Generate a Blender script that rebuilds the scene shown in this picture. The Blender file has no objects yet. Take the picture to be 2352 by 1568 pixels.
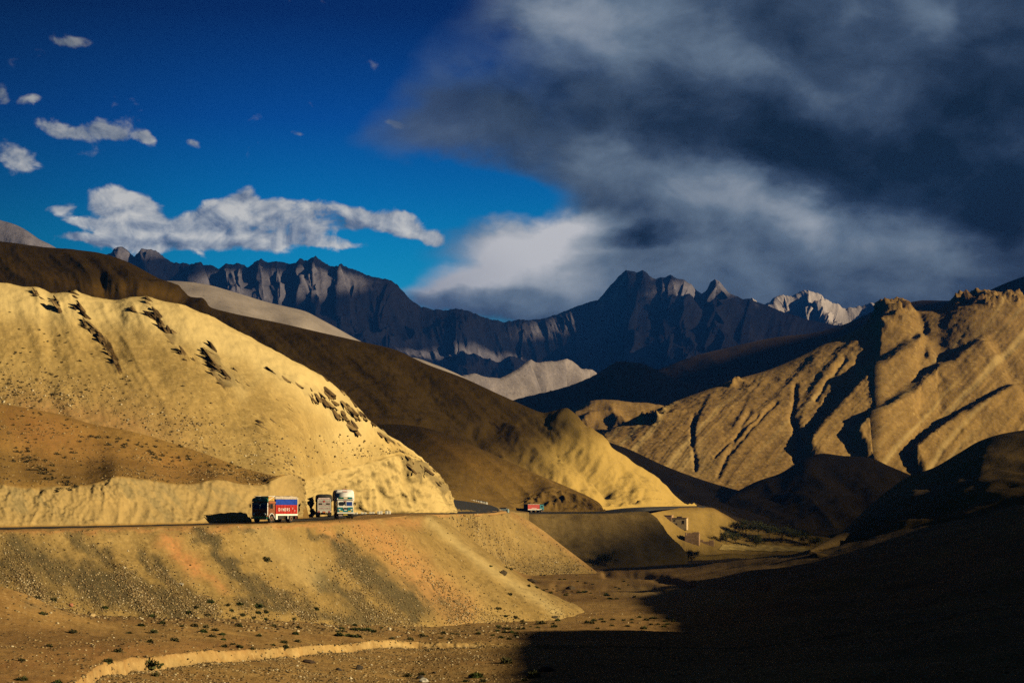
import bpy, bmesh, math, random
import numpy as np
from mathutils import Vector, Matrix

random.seed(7)
RNG = np.random.default_rng(11)
SC = bpy.context.scene
COL = SC.collection
PI = math.pi
rad = math.radians

# ------------------------------------------------------------------ camera
W, H = 2352.0, 1568.0
LENS = 70.0
F = W * LENS / 36.0
HORIZON = 1166.0
PITCH = math.atan((HORIZON - H / 2) / F)
cam_data = bpy.data.cameras.new('camera')
cam_data.lens = LENS
cam_data.sensor_width = 36.0
cam_data.clip_start = 0.5
cam_data.clip_end = 60000.0
cam = bpy.data.objects.new('camera', cam_data)
cam.rotation_euler = (PI / 2 + PITCH, 0, 0)
COL.objects.link(cam)
SC.camera = cam

# ------------------------------------------------------------------ sun and exposure
SUN_EL = rad(18.0)
SUN_AZ = rad(112.0)          # clockwise from the view direction: to the right and a little behind
SUNV = Vector((math.sin(SUN_AZ) * math.cos(SUN_EL), math.cos(SUN_AZ) * math.cos(SUN_EL), math.sin(SUN_EL)))
sl = bpy.data.lights.new('sun', 'SUN')
sl.energy = 5.0
sl.angle = rad(0.5)
sl.color = (1.0, 0.81, 0.49)
sun = bpy.data.objects.new('sun', sl)
sun.rotation_euler = (-SUNV).to_track_quat('-Z', 'Y').to_euler()
COL.objects.link(sun)
EXPOSURE = 0.65
vs = SC.view_settings
vs.view_transform = 'Standard'
vs.look = 'None'
vs.exposure = EXPOSURE
vs.gamma = 1.0
vs.use_curve_mapping = False
SC.render.engine = 'CYCLES'
SC.cycles.max_bounces = 5
SC.cycles.diffuse_bounces = 0
SC.cycles.glossy_bounces = 2
SC.cycles.volume_bounces = 0
SC.cycles.use_denoising = False


# ------------------------------------------------------------------ node helper
class NT:
    def __init__(self, tree):
        self.t = tree
        tree.nodes.clear()

    def n(self, typ, inp=None, **props):
        nd = self.t.nodes.new(typ)
        for k, v in props.items():
            setattr(nd, k, v)
        for k, v in (inp or {}).items():
            self.set(nd, k, v)
        return nd

    def set(self, nd, k, v):
        s = nd.inputs[k]
        if hasattr(v, 'is_output'):
            self.t.links.new(v, s)
        elif isinstance(v, bpy.types.Node):
            self.t.links.new(v.outputs[0], s)
        else:
            if s.type == 'RGBA' and len(v) == 3:
                v = (*v, 1.0)
            s.default_value = v

    def m(self, op, a, b=None, c=None, clamp=False):
        nd = self.t.nodes.new('ShaderNodeMath')
        nd.operation = op
        nd.use_clamp = clamp
        self.set(nd, 0, a)
        if b is not None:
            self.set(nd, 1, b)
        if c is not None:
            self.set(nd, 2, c)
        return nd.outputs[0]

    def vm(self, op, a, b=None, scale=None):
        nd = self.t.nodes.new('ShaderNodeVectorMath')
        nd.operation = op
        self.set(nd, 0, a)
        if b is not None:
            self.set(nd, 1, b)
        if scale is not None:
            self.set(nd, 'Scale', scale)
        return nd.outputs['Value'] if op in ('LENGTH', 'DOT_PRODUCT', 'DISTANCE') else nd.outputs[0]

    def mix(self, fac, a, b, typ='MIX'):
        nd = self.t.nodes.new('ShaderNodeMixRGB')
        nd.blend_type = typ
        self.set(nd, 0, fac)
        self.set(nd, 1, a)
        self.set(nd, 2, b)
        return nd.outputs[0]

    def smooth(self, v, lo, hi, a=0.0, b=1.0):
        nd = self.t.nodes.new('ShaderNodeMapRange')
        nd.interpolation_type = 'SMOOTHSTEP'
        self.set(nd, 0, v)
        for i, x in ((1, lo), (2, hi), (3, a), (4, b)):
            self.set(nd, i, x)
        return nd.outputs[0]

    def noise(self, vec, scale, detail=4.0, rough=0.5, dist=0.0, out=0):
        nd = self.t.nodes.new('ShaderNodeTexNoise')
        if vec is not None:
            self.set(nd, 'Vector', vec)
        nd.inputs['Scale'].default_value = scale
        nd.inputs['Detail'].default_value = detail
        nd.inputs['Roughness'].default_value = rough
        nd.inputs['Distortion'].default_value = dist
        return nd.outputs[out]

    def ramp(self, fac, stops):
        nd = self.t.nodes.new('ShaderNodeValToRGB')
        el = nd.color_ramp.elements
        while len(el) > 1:
            el.remove(el[-1])
        el[0].position = stops[0][0]
        el[0].color = (*stops[0][1], 1)
        for p, c in stops[1:]:
            e = el.new(p)
            e.color = (*c, 1)
        self.set(nd, 0, fac)
        return nd.outputs[0]


def ray(px, py):
    """direction through a point of the photograph (scaled so that y = 1)"""
    a = (np.asarray(px, float) - W / 2) / F
    b = (H / 2 - np.asarray(py, float)) / F
    c, s = math.cos(PITCH), math.sin(PITCH)
    x, y, z = a, c - b * s, s + b * c
    return x / y, z / y


def at(px, py, d):
    x, z = ray(px, py)
    d = np.asarray(d, float)
    return np.stack([x * d, d + 0 * x, z * d], -1)


def proj(P):
    c, s = math.cos(PITCH), math.sin(PITCH)
    x, y, z = P[..., 0], P[..., 1], P[..., 2]
    f = y * c + z * s
    u = -y * s + z * c
    return W / 2 + F * x / f, H / 2 - F * u / f


def azel(px, py):
    x, z = ray(px, py)
    return math.degrees(math.atan2(x, 1.0)), math.degrees(math.asin(z / math.sqrt(1 + x * x + z * z)))


# ------------------------------------------------------------------ sky
world = bpy.data.worlds.new('World')
SC.world = world
world.use_nodes = True
N = NT(world.node_tree)
SKY_STRENGTH = 0.1
K = 1.0 / (SKY_STRENGTH * 2 ** EXPOSURE)     # brings a wanted picture value to the sky's scale
tc = N.n('ShaderNodeTexCoord')
D = tc.outputs['Generated']
sep = N.n('ShaderNodeSeparateXYZ', {0: D})
DX, DY, DZ = sep.outputs
AZ = N.m('MULTIPLY', N.m('ARCTAN2', DX, DY), 57.2958)
EL = N.m('MULTIPLY', N.m('ARCSINE', DZ), 57.2958)
AE = N.n('ShaderNodeCombineXYZ', {0: AZ, 1: EL}).outputs[0]


def warp(amount, scale, detail=3.0, stretch=1.6, off=0.0):
    v = N.vm('MULTIPLY', D, (1, 1, stretch))
    if off:
        v = N.vm('ADD', v, (off, off * 0.7, off * 1.3))
    c = N.noise(v, scale, detail, 0.55, 0, 1)
    return N.vm('SCALE', N.vm('SUBTRACT', c, (0.5, 0.5, 0.5)), scale=amount)


PXD = 57.2958 / F       # degrees per photograph pixel


def blob(vec, px, py, rx, ry, rot=0.0):
    a, e = azel(px, py)
    mp = N.n('ShaderNodeMapping', {'Vector': vec, 'Location': (a, e, 0), 'Rotation': (0, 0, rad(rot)), 'Scale': (rx * PXD, ry * PXD, 1)}, vector_type='TEXTURE')
    l = N.vm('LENGTH', mp.outputs[0])
    return N.smooth(l, 0.0, 1.0, 1.0, 0.0)


def blobs(vec, lst, start=None):
    acc = start
    for (px, py, rx, ry, rot, amp) in lst:
        b = blob(vec, px, py, rx, ry, rot)
        acc = N.m('MULTIPLY', b, amp) if acc is None else N.m('MULTIPLY_ADD', b, amp, acc)
    return acc


# clear sky: the Nishita sky, deepened and darkened towards the zenith
nish = N.n('ShaderNodeTexSky', sky_type='NISHITA', sun_disc=False, sun_elevation=SUN_EL, sun_rotation=SUN_AZ, altitude=3500.0, air_density=1.0, dust_density=0.3, ozone_density=2.0)
tint = N.ramp(N.m('DIVIDE', EL, 30.0), [(0.0, (0.03, 0.50, 0.74)), (0.19, (0.04, 0.84, 0.98)), (0.25, (0.010, 0.68, 0.94)), (0.30, (0.002, 0.47, 0.84)), (0.37, (0.001, 0.24, 0.66)), (0.47, (0.001, 0.066, 0.275)), (0.62, (0.001, 0.045, 0.17)), (1.0, (0.001, 0.03, 0.11))])
left_dark = N.smooth(AZ, -18.0, -4.0, 0.42, 1.0)
clear = N.vm('SCALE', N.vm('MULTIPLY', nish.outputs[0], tint), scale=N.m('MULTIPLY', left_dark, K * SKY_STRENGTH))
# storm cloud on the right: cover
w1 = warp(5.0, 9.0, 5.0)
w2 = warp(2.2, 30.0, 5.0, 1.8, 3.1)
w3 = warp(2.4, 16.0, 4.0, 1.4, 7.7)
AEW = N.vm('ADD', N.vm('ADD', AE, w1), w2)
AES = N.vm('ADD', AE, N.vm('ADD', N.vm('SCALE', w1, scale=0.45), N.vm('SCALE', w2, scale=0.5)))
edge_az = azel(1110, 300)[0]
# degrees right of the storm's edge; behind the camera the sign of x keeps it continuous
lin = N.m('SUBTRACT', N.m('MULTIPLY', DX, 57.2958), edge_az)
sepw = N.n('ShaderNodeSeparateXYZ', {0: w1}).outputs
sepw2 = N.n('ShaderNodeSeparateXYZ', {0: w3}).outputs
cover = N.m('MULTIPLY', N.m('ADD', N.m('ADD', lin, sepw[0]), N.m('MULTIPLY', sepw2[0], 1.0)), 0.30)
cover = N.m('MAXIMUM', N.m('MINIMUM', cover, 1.6), -1.2)
cover = blobs(AES, [
    (960, 335, 380, 140, 4, 1.25), (1050, 240, 300, 150, -10, 0.85), (1010, 130, 170, 170, 0, 0.35),
    (1090, 455, 330, 90, -5, -1.7), (1290, 440, 180, 70, 0, -0.5),
    (1260, 570, 330, 150, 0, 1.5), (1050, 690, 320, 95, 0, 1.6), (1220, 700, 260, 110, 0, 1.0), (960, 560, 150, 70, 10, 0.25),
    (1180, 20, 200, 160, 0, 0.6),
], cover)
storm_a = N.smooth(cover, -0.35, 1.05)
# brightness inside the storm
fine = N.noise(N.vm('MULTIPLY', D, (1, 1, 1.5)), 26.0, 7.0, 0.56, 0.3)
mid = N.noise(N.vm('ADD', N.vm('MULTIPLY', D, (1, 1, 1.9)), (4.2, 1.1, 0.3)), 9.0, 6.0, 0.5, 0.2)
B = N.m('MULTIPLY_ADD', N.m('SUBTRACT', fine, 0.5), 0.58, 0.25)
B = N.m('MULTIPLY_ADD', N.m('SUBTRACT', mid, 0.5), 0.30, B)
B = blobs(AES, [
    (1330, 60, 560, 220, -4, 0.34), (1330, 20, 260, 110, 0, 0.10),
    (1180, 225, 400, 120, 4, -0.10), (1560, 300, 520, 150, -8, -0.17),
    (1810, 200, 340, 85, -32, 0.14), (2000, 255, 220, 70, -25, 0.08),
    (2130, 400, 520, 220, -14, -0.24), (2360, 300, 300, 520, 0, -0.22), (1880, 330, 360, 110, -8, -0.10),
    (2230, 20, 330, 100, 0, 0.16),
    (1560, 410, 380, 130, -22, 0.22), (1740, 470, 320, 100, -24, 0.26), (1850, 480, 120, 70, 0, 0.14), (1400, 345, 140, 60, -20, 0.12),
    (2030, 545, 340, 85, -14, 0.24), (2230, 610, 320, 90, 10, 0.18), (2270, 500, 110, 80, 0, -0.12),
    (1250, 540, 330, 95, 4, 0.62), (1290, 500, 160, 60, 0, 0.24), (1130, 600, 300, 80, 0, 0.20),
    (1490, 545, 130, 36, -4, -0.34), (1370, 545, 110, 24, -4, -0.14), (1750, 365, 120, 34, -8, -0.14),
    (1130, 655, 420, 120, 0, 0.22), (1330, 690, 420, 80, 0, 0.12), (1030, 655, 200, 60, -4, 0.58), (970, 645, 110, 60, 0, 0.30), (1230, 620, 200, 60, 0, 0.14), (1170, 696, 170, 24, -4, -0.14),
    (960, 340, 300, 130, 6, 0.06), (1560, 620, 1000, 190, 0, 0.16), (1150, 600, 420, 190, 0, 0.14),
], B)
storm_c = N.ramp(B, [(0.0, (0.006, 0.0095, 0.016)), (0.13, (0.016, 0.026, 0.048)), (0.30, (0.047, 0.071, 0.116)), (0.50, (0.135, 0.182, 0.245)), (0.75, (0.33, 0.37, 0.42)), (1.0, (0.60, 0.60, 0.62))])
# thin violet veil where the storm thins out to the left
veil = N.ramp(N.smooth(cover, -0.1, 1.2), [(0.0, (0.055, 0.12, 0.30)), (1.0, (0.055, 0.09, 0.19))])
storm_c = N.mix(N.smooth(N.m('ADD', AZ, N.m('MULTIPLY', sepw2[1], 1.2)), azel(900, 300)[0], azel(1230, 300)[0], 0.55, 0.0), storm_c, veil)
storm_c = N.vm('SCALE', storm_c, scale=N.m('MULTIPLY', N.smooth(EL, 14.5, 34.0, 1.0, 0.55), K))


# fair-weather clouds on the left: density with a lit and a shaded side
def puff(off):
    v = N.vm('ADD', D, off)
    n1 = N.noise(N.vm('MULTIPLY', v, (1, 1, 1.25)), 62.0, 6.0, 0.58, 0.35)
    n2 = N.noise(N.vm('MULTIPLY', v, (1, 1, 1.5)), 24.0, 2.0, 0.5, 0.0)
    return N.m('MULTIPLY_ADD', N.m('SUBTRACT', n1, 0.5), 2.5, N.m('MULTIPLY', N.m('SUBTRACT', n2, 0.5), 1.5))


pf0 = puff((0, 0, 0))
pf1 = puff((0.0030, 0.0, 0.0042))
wv = N.vm('ADD', AE, N.vm('SCALE', w2, scale=0.34))
shape = blobs(wv, [
        (290, 478, 118.75, 67.6, -14, 1.97), (255, 455, 62.5, 46.8, 0, 1.12), (330, 495, 87.5, 52, -18, 1.12),
        (560, 505, 187.5, 62.4, 4, 1.87), (560, 462, 56.25, 41.6, 0, 1.32), (700, 490, 187.5, 65, -4, 1.82), (830, 500, 175, 49.4, -6, 1.62), (450, 490, 112.5, 39, 20, 1.22),
        (420, 545, 300, 54.6, 2, 1.77), (650, 545, 262.5, 54.6, 0, 1.72), (330, 545, 162.5, 52, 0, 1.22),
        (190, 550, 137.5, 23.4, -3, 1.62), (140, 478, 75, 26, 10, 1.47), (215, 510, 112.5, 22.1, -5, 1.42), (760, 562, 125, 19.5, -3, 1.52),
        (915, 520, 75, 44.2, 0, 1.82), (985, 548, 72.5, 33.8, -12, 1.82),
        (150, 296, 118.75, 35.1, -12, 1.87), (253, 304, 72.5, 27.3, -18, 1.77), (338, 315, 47.5, 28.6, -30, 1.77), (446, 326, 40, 23.4, -25, 1.67),
        (30, 362, 93.75, 52, -20, 1.87), (168, 95, 81.25, 28.6, 0, 1.34), (0, 212, 32.5, 41.6, 0, 1.52), (70, 224, 75, 20.8, 0, 1.12), (910, 290, 56.25, 18.2, -15, 1.37), (690, 306, 37.5, 15.6, 0, 1.12),
        (-240, 470, 325, 91, 0, 1.82), (-420, 330, 200, 78, 0, 1.72), (-700, 500, 375, 104, 0, 1.82), (-300, 120, 150, 52, 0, 1.42),
    ])
cd0 = N.m('SUBTRACT', N.m('ADD', N.m('MULTIPLY', pf0, 1.25), N.m('MINIMUM', shape, 1.55)), 0.72)
cum_a = N.smooth(cd0, -0.16, 0.72, 0.0, 0.96)
lit = N.m('ADD', N.m('MULTIPLY', N.m('SUBTRACT', pf0, pf1), 0.72), 0.56)
lit = N.m('ADD', lit, N.m('MULTIPLY', N.m('MINIMUM', cd0, 1.0), 0.06))
lit = blobs(AE, [(290, 465, 110, 50, -14, 0.30), (560, 485, 80, 40, 0, 0.26), (480, 540, 70, 26, 0, 0.20), (915, 520, 60, 34, 0, 0.22), (985, 545, 50, 26, 0, 0.22), (620, 552, 130, 26, 0, -0.26), (790, 505, 150, 50, 0, -0.10), (420, 560, 240, 22, 0, -0.18), (700, 520, 200, 30, 0, -0.10), (330, 520, 90, 16, 0, -0.2),
                  (150, 285, 90, 22, -12, 0.16), (250, 296, 50, 18, -18, 0.12), (338, 308, 30, 18, 0, 0.10), (446, 320, 30, 16, 0, 0.10), (30, 350, 70, 34, 0, 0.10)], lit)
cum_c = N.ramp(lit, [(0.0, (0.07, 0.12, 0.21)), (0.30, (0.17, 0.22, 0.32)), (0.60, (0.38, 0.42, 0.48)), (1.0, (0.74, 0.73, 0.70))])
cum_c = N.vm('SCALE', N.vm('SCALE', cum_c, scale=N.smooth(EL, 6.0, 14.0, 1.0, 0.40)), scale=K)
bg_clear = N.n('ShaderNodeBackground', {'Color': clear, 'Strength': SKY_STRENGTH})
bg_cum = N.n('ShaderNodeBackground', {'Color': cum_c, 'Strength': SKY_STRENGTH})
bg_storm = N.n('ShaderNodeBackground', {'Color': storm_c, 'Strength': SKY_STRENGTH})
mx1 = N.n('ShaderNodeMixShader', {0: cum_a, 1: bg_clear.outputs[0], 2: bg_cum.outputs[0]})
mx2 = N.n('ShaderNodeMixShader', {0: storm_a, 1: mx1.outputs[0], 2: bg_storm.outputs[0]})
N.n('ShaderNodeOutputWorld', {'Surface': mx2.outputs[0]})
world.cycles.sampling_method = 'MANUAL'
world.cycles.sample_map_resolution = 512
# ------------------------------------------------------------------ noise
def _hash(ix, iy, iz):
    h = (ix * np.uint32(374761393) + iy * np.uint32(668265263) + iz * np.uint32(2147483647 - 1640531527)).astype(np.uint32)
    h = (h ^ (h >> np.uint32(13))) * np.uint32(1274126177)
    return h ^ (h >> np.uint32(16))


def perlin(x, y, z):
    x = np.asarray(x, np.float32); y = np.asarray(y, np.float32); z = np.asarray(z, np.float32)
    x, y, z = np.broadcast_arrays(x, y, z)
    xi, yi, zi = np.floor(x), np.floor(y), np.floor(z)
    fx, fy, fz = x - xi, y - yi, z - zi
    xi = xi.astype(np.int64).astype(np.uint32); yi = yi.astype(np.int64).astype(np.uint32); zi = zi.astype(np.int64).astype(np.uint32)
    ux = fx * fx * fx * (fx * (fx * 6 - 15) + 10)
    uy = fy * fy * fy * (fy * (fy * 6 - 15) + 10)
    uz = fz * fz * fz * (fz * (fz * 6 - 15) + 10)
    out = 0
    with np.errstate(over='ignore'):
        for dx in (0, 1):
            wx = ux if dx else 1 - ux
            for dy in (0, 1):
                wy = uy if dy else 1 - uy
                for dz in (0, 1):
                    wz = uz if dz else 1 - uz
                    h = _hash(xi + np.uint32(dx), yi + np.uint32(dy), zi + np.uint32(dz))
                    gx = ((h & np.uint32(255)).astype(np.float32) / 127.5 - 1)
                    gy = (((h >> np.uint32(8)) & np.uint32(255)).astype(np.float32) / 127.5 - 1)
                    gz = (((h >> np.uint32(16)) & np.uint32(255)).astype(np.float32) / 127.5 - 1)
                    out = out + wx * wy * wz * (gx * (fx - dx) + gy * (fy - dy) + gz * (fz - dz))
    return out * 1.1


def fbm(P, freq, octv=5, gain=0.5, lac=2.03, seed=0.0):
    v, a, f = 0, 1.0, freq
    for i in range(octv):
        v = v + a * perlin(P[..., 0] * f + seed + i * 17.3, P[..., 1] * f - seed + i * 5.1, P[..., 2] * f + i * 9.7)
        a *= gain
        f *= lac
    return v


def ridged(P, freq, octv=5, gain=0.5, lac=2.03, seed=0.0):
    v, a, f, wgt = 0, 1.0, freq, 1.0
    for i in range(octv):
        n = 1 - np.abs(perlin(P[..., 0] * f + seed + i * 13.3, P[..., 1] * f - seed + i * 7.1, P[..., 2] * f + i * 3.7)) * 2.0
        n = np.clip(n, 0, 1) ** 2 * wgt
        v = v + a * n
        wgt = np.clip(n * 1.6, 0, 1)
        a *= gain
        f *= lac
    return v


def sstep(v, lo, hi):
    t = np.clip((v - lo) / (hi - lo), 0, 1)
    return t * t * (3 - 2 * t)


def pchip(x, y, q):
    """monotone cubic; x (n), y (n, ...), q (m) -> (m, ...)"""
    x = np.asarray(x, float); y = np.asarray(y, float); q = np.clip(np.asarray(q, float), x[0], x[-1])
    n = len(x)
    sh = (n - 1,) + (1,) * (y.ndim - 1)
    h = np.diff(x).reshape(sh)
    dl = np.diff(y, axis=0) / h
    d = np.zeros_like(y)
    if n > 2:
        same = dl[:-1] * dl[1:] > 0
        w1 = 2 * h[1:] + h[:-1]; w2 = h[1:] + 2 * h[:-1]
        with np.errstate(divide='ignore', invalid='ignore'):
            hm = (w1 + w2) / (w1 / dl[:-1] + w2 / dl[1:])
        d[1:-1] = np.where(same, hm, 0)
    d[0], d[-1] = dl[0], dl[-1]
    i = np.clip(np.searchsorted(x, q, side='right') - 1, 0, n - 2)
    qs = (len(q),) + (1,) * (y.ndim - 1)
    hh = (x[i + 1] - x[i]).reshape(qs)
    t = ((q - x[i]).reshape(qs)) / hh
    return (y[i] * (1 + 2 * t) * (1 - t) ** 2 + d[i] * hh * t * (1 - t) ** 2 + y[i + 1] * t * t * (3 - 2 * t) + d[i + 1] * hh * t * t * (t - 1))


# ------------------------------------------------------------------ lofted land forms
def curve(pts, sharp=False):
    """points (px, py, depth) read off the photograph; depth may be left out between known ones"""
    px = np.array([p[0] for p in pts], float)
    py = np.array([p[1] for p in pts], float)
    k = [i for i, p in enumerate(pts) if len(p) > 2]
    d = np.interp(px, px[k], [pts[i][2] for i in k])

    def f(t):
        q = px[0] + (px[-1] - px[0]) * t
        return at(q, np.interp(q, px, py) if sharp else pchip(px, py, q), pchip(px, d, q))
    f.span = (px[0], px[-1])
    return f


def lerp(f, g, w, sag=0.0, fwd=0.0):
    def h(t):
        a, b = f(t), g(t)
        o = a * (1 - w) + b * w
        L = np.linalg.norm(b - a, axis=-1)
        o[..., 2] -= sag * L * 4 * w * (1 - w)
        o[..., 1] -= fwd * L * 4 * w * (1 - w)
        return o
    h.span = tuple(np.array(f.span) * (1 - w) + np.array(g.span) * w)
    return h


def shift(f, dy, dz, dx=0.0):
    def h(t):
        return f(t) + np.array([dx, dy, dz])
    h.span = f.span
    return h


class Patch:
    pass


PATCHES = {}


def normals(P):
    du = np.gradient(P, axis=1)
    dv = np.gradient(P, axis=0)
    n = np.cross(dv, du)
    n /= np.linalg.norm(n, axis=-1, keepdims=True) + 1e-9
    return n


def loft(name, rows, step=2.6, vstep=None, back_rows=0):
    vstep = vstep or step
    span = max(abs(f.span[1] - f.span[0]) for f in rows)
    nu = int(span / step) + 2
    t = np.linspace(0, 1, nu)
    R = np.stack([f(t) for f in rows])              # (rows, nu, 3)
    pxr, pyr = proj(R)
    vs_ = [0.0]
    for r in range(len(rows) - 1):
        L = np.percentile(np.hypot(pxr[r + 1] - pxr[r], pyr[r + 1] - pyr[r]), 85)
        k = max(3, int(L / vstep)) if r >= back_rows else 6
        vs_ += list(r + np.arange(1, k + 1) / k)
    v = np.array(vs_)
    S = Patch()
    S.name = name
    S.P = pchip(np.arange(len(rows)), R, v)
    S.r = np.repeat(v[:, None], nu, 1)
    S.t = np.repeat(t[None], len(v), 0)
    finish(S)
    return S


def finish(S):
    S.N = normals(S.P)
    if np.mean(S.N[..., 2]) < 0:
        S.N = -S.N
    S.px, S.py = proj(S.P)
    dv = np.linalg.norm(np.diff(S.P, axis=0), axis=-1)
    S.v = np.concatenate([np.zeros((1, S.P.shape[1])), np.cumsum(dv, 0)], 0)
    S.u = S.P[..., 0] * 1.0
    S.UV = np.stack([S.u, S.v * 0.13, S.P[..., 1] * 0.05], -1)     # stretched down the slope
    S.mask = np.zeros(S.P.shape[:2] + (4,), np.float32)


def shear(S, k, scale=None):
    """across / along the fall line as it runs on this slope (k = how far it leans)"""
    m = S.P[..., 1] / F
    S.q = (S.px - k * S.py) * m
    S.w = S.py * m * math.sqrt(1 + k * k) * 1.4
    S.UV = np.stack([S.q, S.w * 0.13, S.P[..., 1] * 0.02], -1)


def displace(S, d, vertical=False):
    if vertical:
        S.P[..., 2] += d
    else:
        S.P = S.P + S.N * np.asarray(d)[..., None]
    S.N = normals(S.P)
    if np.mean(S.N[..., 2]) < 0:
        S.N = -S.N
    S.px, S.py = proj(S.P)


def seg(S, pts, w, wob=0.0, signed=False):
    """how near each vertex is to a line drawn on the slope (1 on it, 0 away); signed also gives the side (right +)"""
    x, y = S.px, S.py
    if wob:
        x = x + wob * fbm(np.stack([S.px, S.py, 0 * S.px], -1), 1 / 45.0, 3, seed=3.0)
        y = y + wob * fbm(np.stack([S.px, S.py, 0 * S.px], -1), 1 / 45.0, 3, seed=8.0)
    best = np.full(x.shape, 1e9)
    side = np.zeros(x.shape)
    al = np.zeros(x.shape)
    L = [math.dist(pts[i][:2], pts[i + 1][:2]) for i in range(len(pts) - 1)]
    tot = sum(L); acc = 0
    for i in range(len(pts) - 1):
        ax, ay = pts[i][:2]; bx, by = pts[i + 1][:2]
        dx, dy = bx - ax, by - ay
        tt = np.clip(((x - ax) * dx + (y - ay) * dy) / (dx * dx + dy * dy), 0, 1)
        ex, ey = x - ax - tt * dx, y - ay - tt * dy
        d = np.hypot(ex, ey)
        m = d < best
        best = np.where(m, d, best)
        side = np.where(m, np.sign(ex * dy - ey * dx), side)
        al = np.where(m, (acc + tt * L[i]) / tot, al)
        acc += L[i]
    if signed:
        return best, side * best, al
    return np.exp(-(best / w) ** 2)


def spot(S, px, py, rx, ry=None, rot=0.0, wob=0.0):
    x, y = S.px - px, S.py - py
    if wob:
        x = x + wob * fbm(np.stack([S.px, S.py, 0 * S.px], -1), 1 / 40.0, 4, seed=1.0)
        y = y + wob * fbm(np.stack([S.px, S.py, 0 * S.px], -1), 1 / 40.0, 4, seed=5.0)
    c, s = math.cos(rad(rot)), math.sin(rad(rot))
    X, Y = x * c + y * s, -x * s + y * c
    return np.exp(-((X / rx) ** 2 + (Y / (ry or rx)) ** 2))


def grid_mesh(name, P, mask=None, flow=None):
    nv, nu = P.shape[:2]
    me = bpy.data.meshes.new(name)
    me.vertices.add(nv * nu)
    me.vertices.foreach_set('co', P.astype(np.float32).ravel())
    idx = np.arange(nv * nu).reshape(nv, nu)
    q = np.stack([idx[:-1, :-1], idx[1:, :-1], idx[1:, 1:], idx[:-1, 1:]], -1).reshape(-1, 4)
    a, b, d = P[0, 0], P[-1, 0], P[0, -1]
    n = np.cross(P[1:, :-1] - P[:-1, :-1], P[:-1, 1:] - P[:-1, :-1])
    if n[..., 2].mean() < 0:
        q = q[:, ::-1]
    nf = len(q)
    me.loops.add(nf * 4)
    me.loops.foreach_set('vertex_index', q.astype(np.int32).ravel())
    me.polygons.add(nf)
    me.polygons.foreach_set('loop_start', np.arange(0, nf * 4, 4, dtype=np.int32))
    me.polygons.foreach_set('use_smooth', np.ones(nf, bool))
    me.update(calc_edges=True)
    if mask is not None:
        at_ = me.attributes.new('ground_mask', 'FLOAT_COLOR', 'POINT')
        at_.data.foreach_set('color', np.clip(mask, 0, 1).astype(np.float32).ravel())
    if flow is not None:
        at_ = me.attributes.new('flow', 'FLOAT_VECTOR', 'POINT')
        at_.data.foreach_set('vector', flow.astype(np.float32).ravel())
    return me


def ground(S, mat, name=None, label=None):
    nm = name or S.name
    o = bpy.data.objects.new(nm, grid_mesh(nm, S.P, S.mask, S.UV))
    o.data.materials.append(mat)
    o['kind'] = 'structure'
    if label:
        o['label'] = label
    COL.objects.link(o)
    S.obj = o
    PATCHES.setdefault(S.name, S)
    return o


def hit(S, px, py, front=None):
    """the point of a land form that shows at a point of the photograph"""
    d = (S.px - px) ** 2 + (S.py - py) ** 2
    if front is not None:
        d = np.where(S.r < front, 1e12, d)
    i = np.unravel_index(np.argmin(d), d.shape)
    return S.P[i].copy(), S.N[i].copy()


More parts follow.
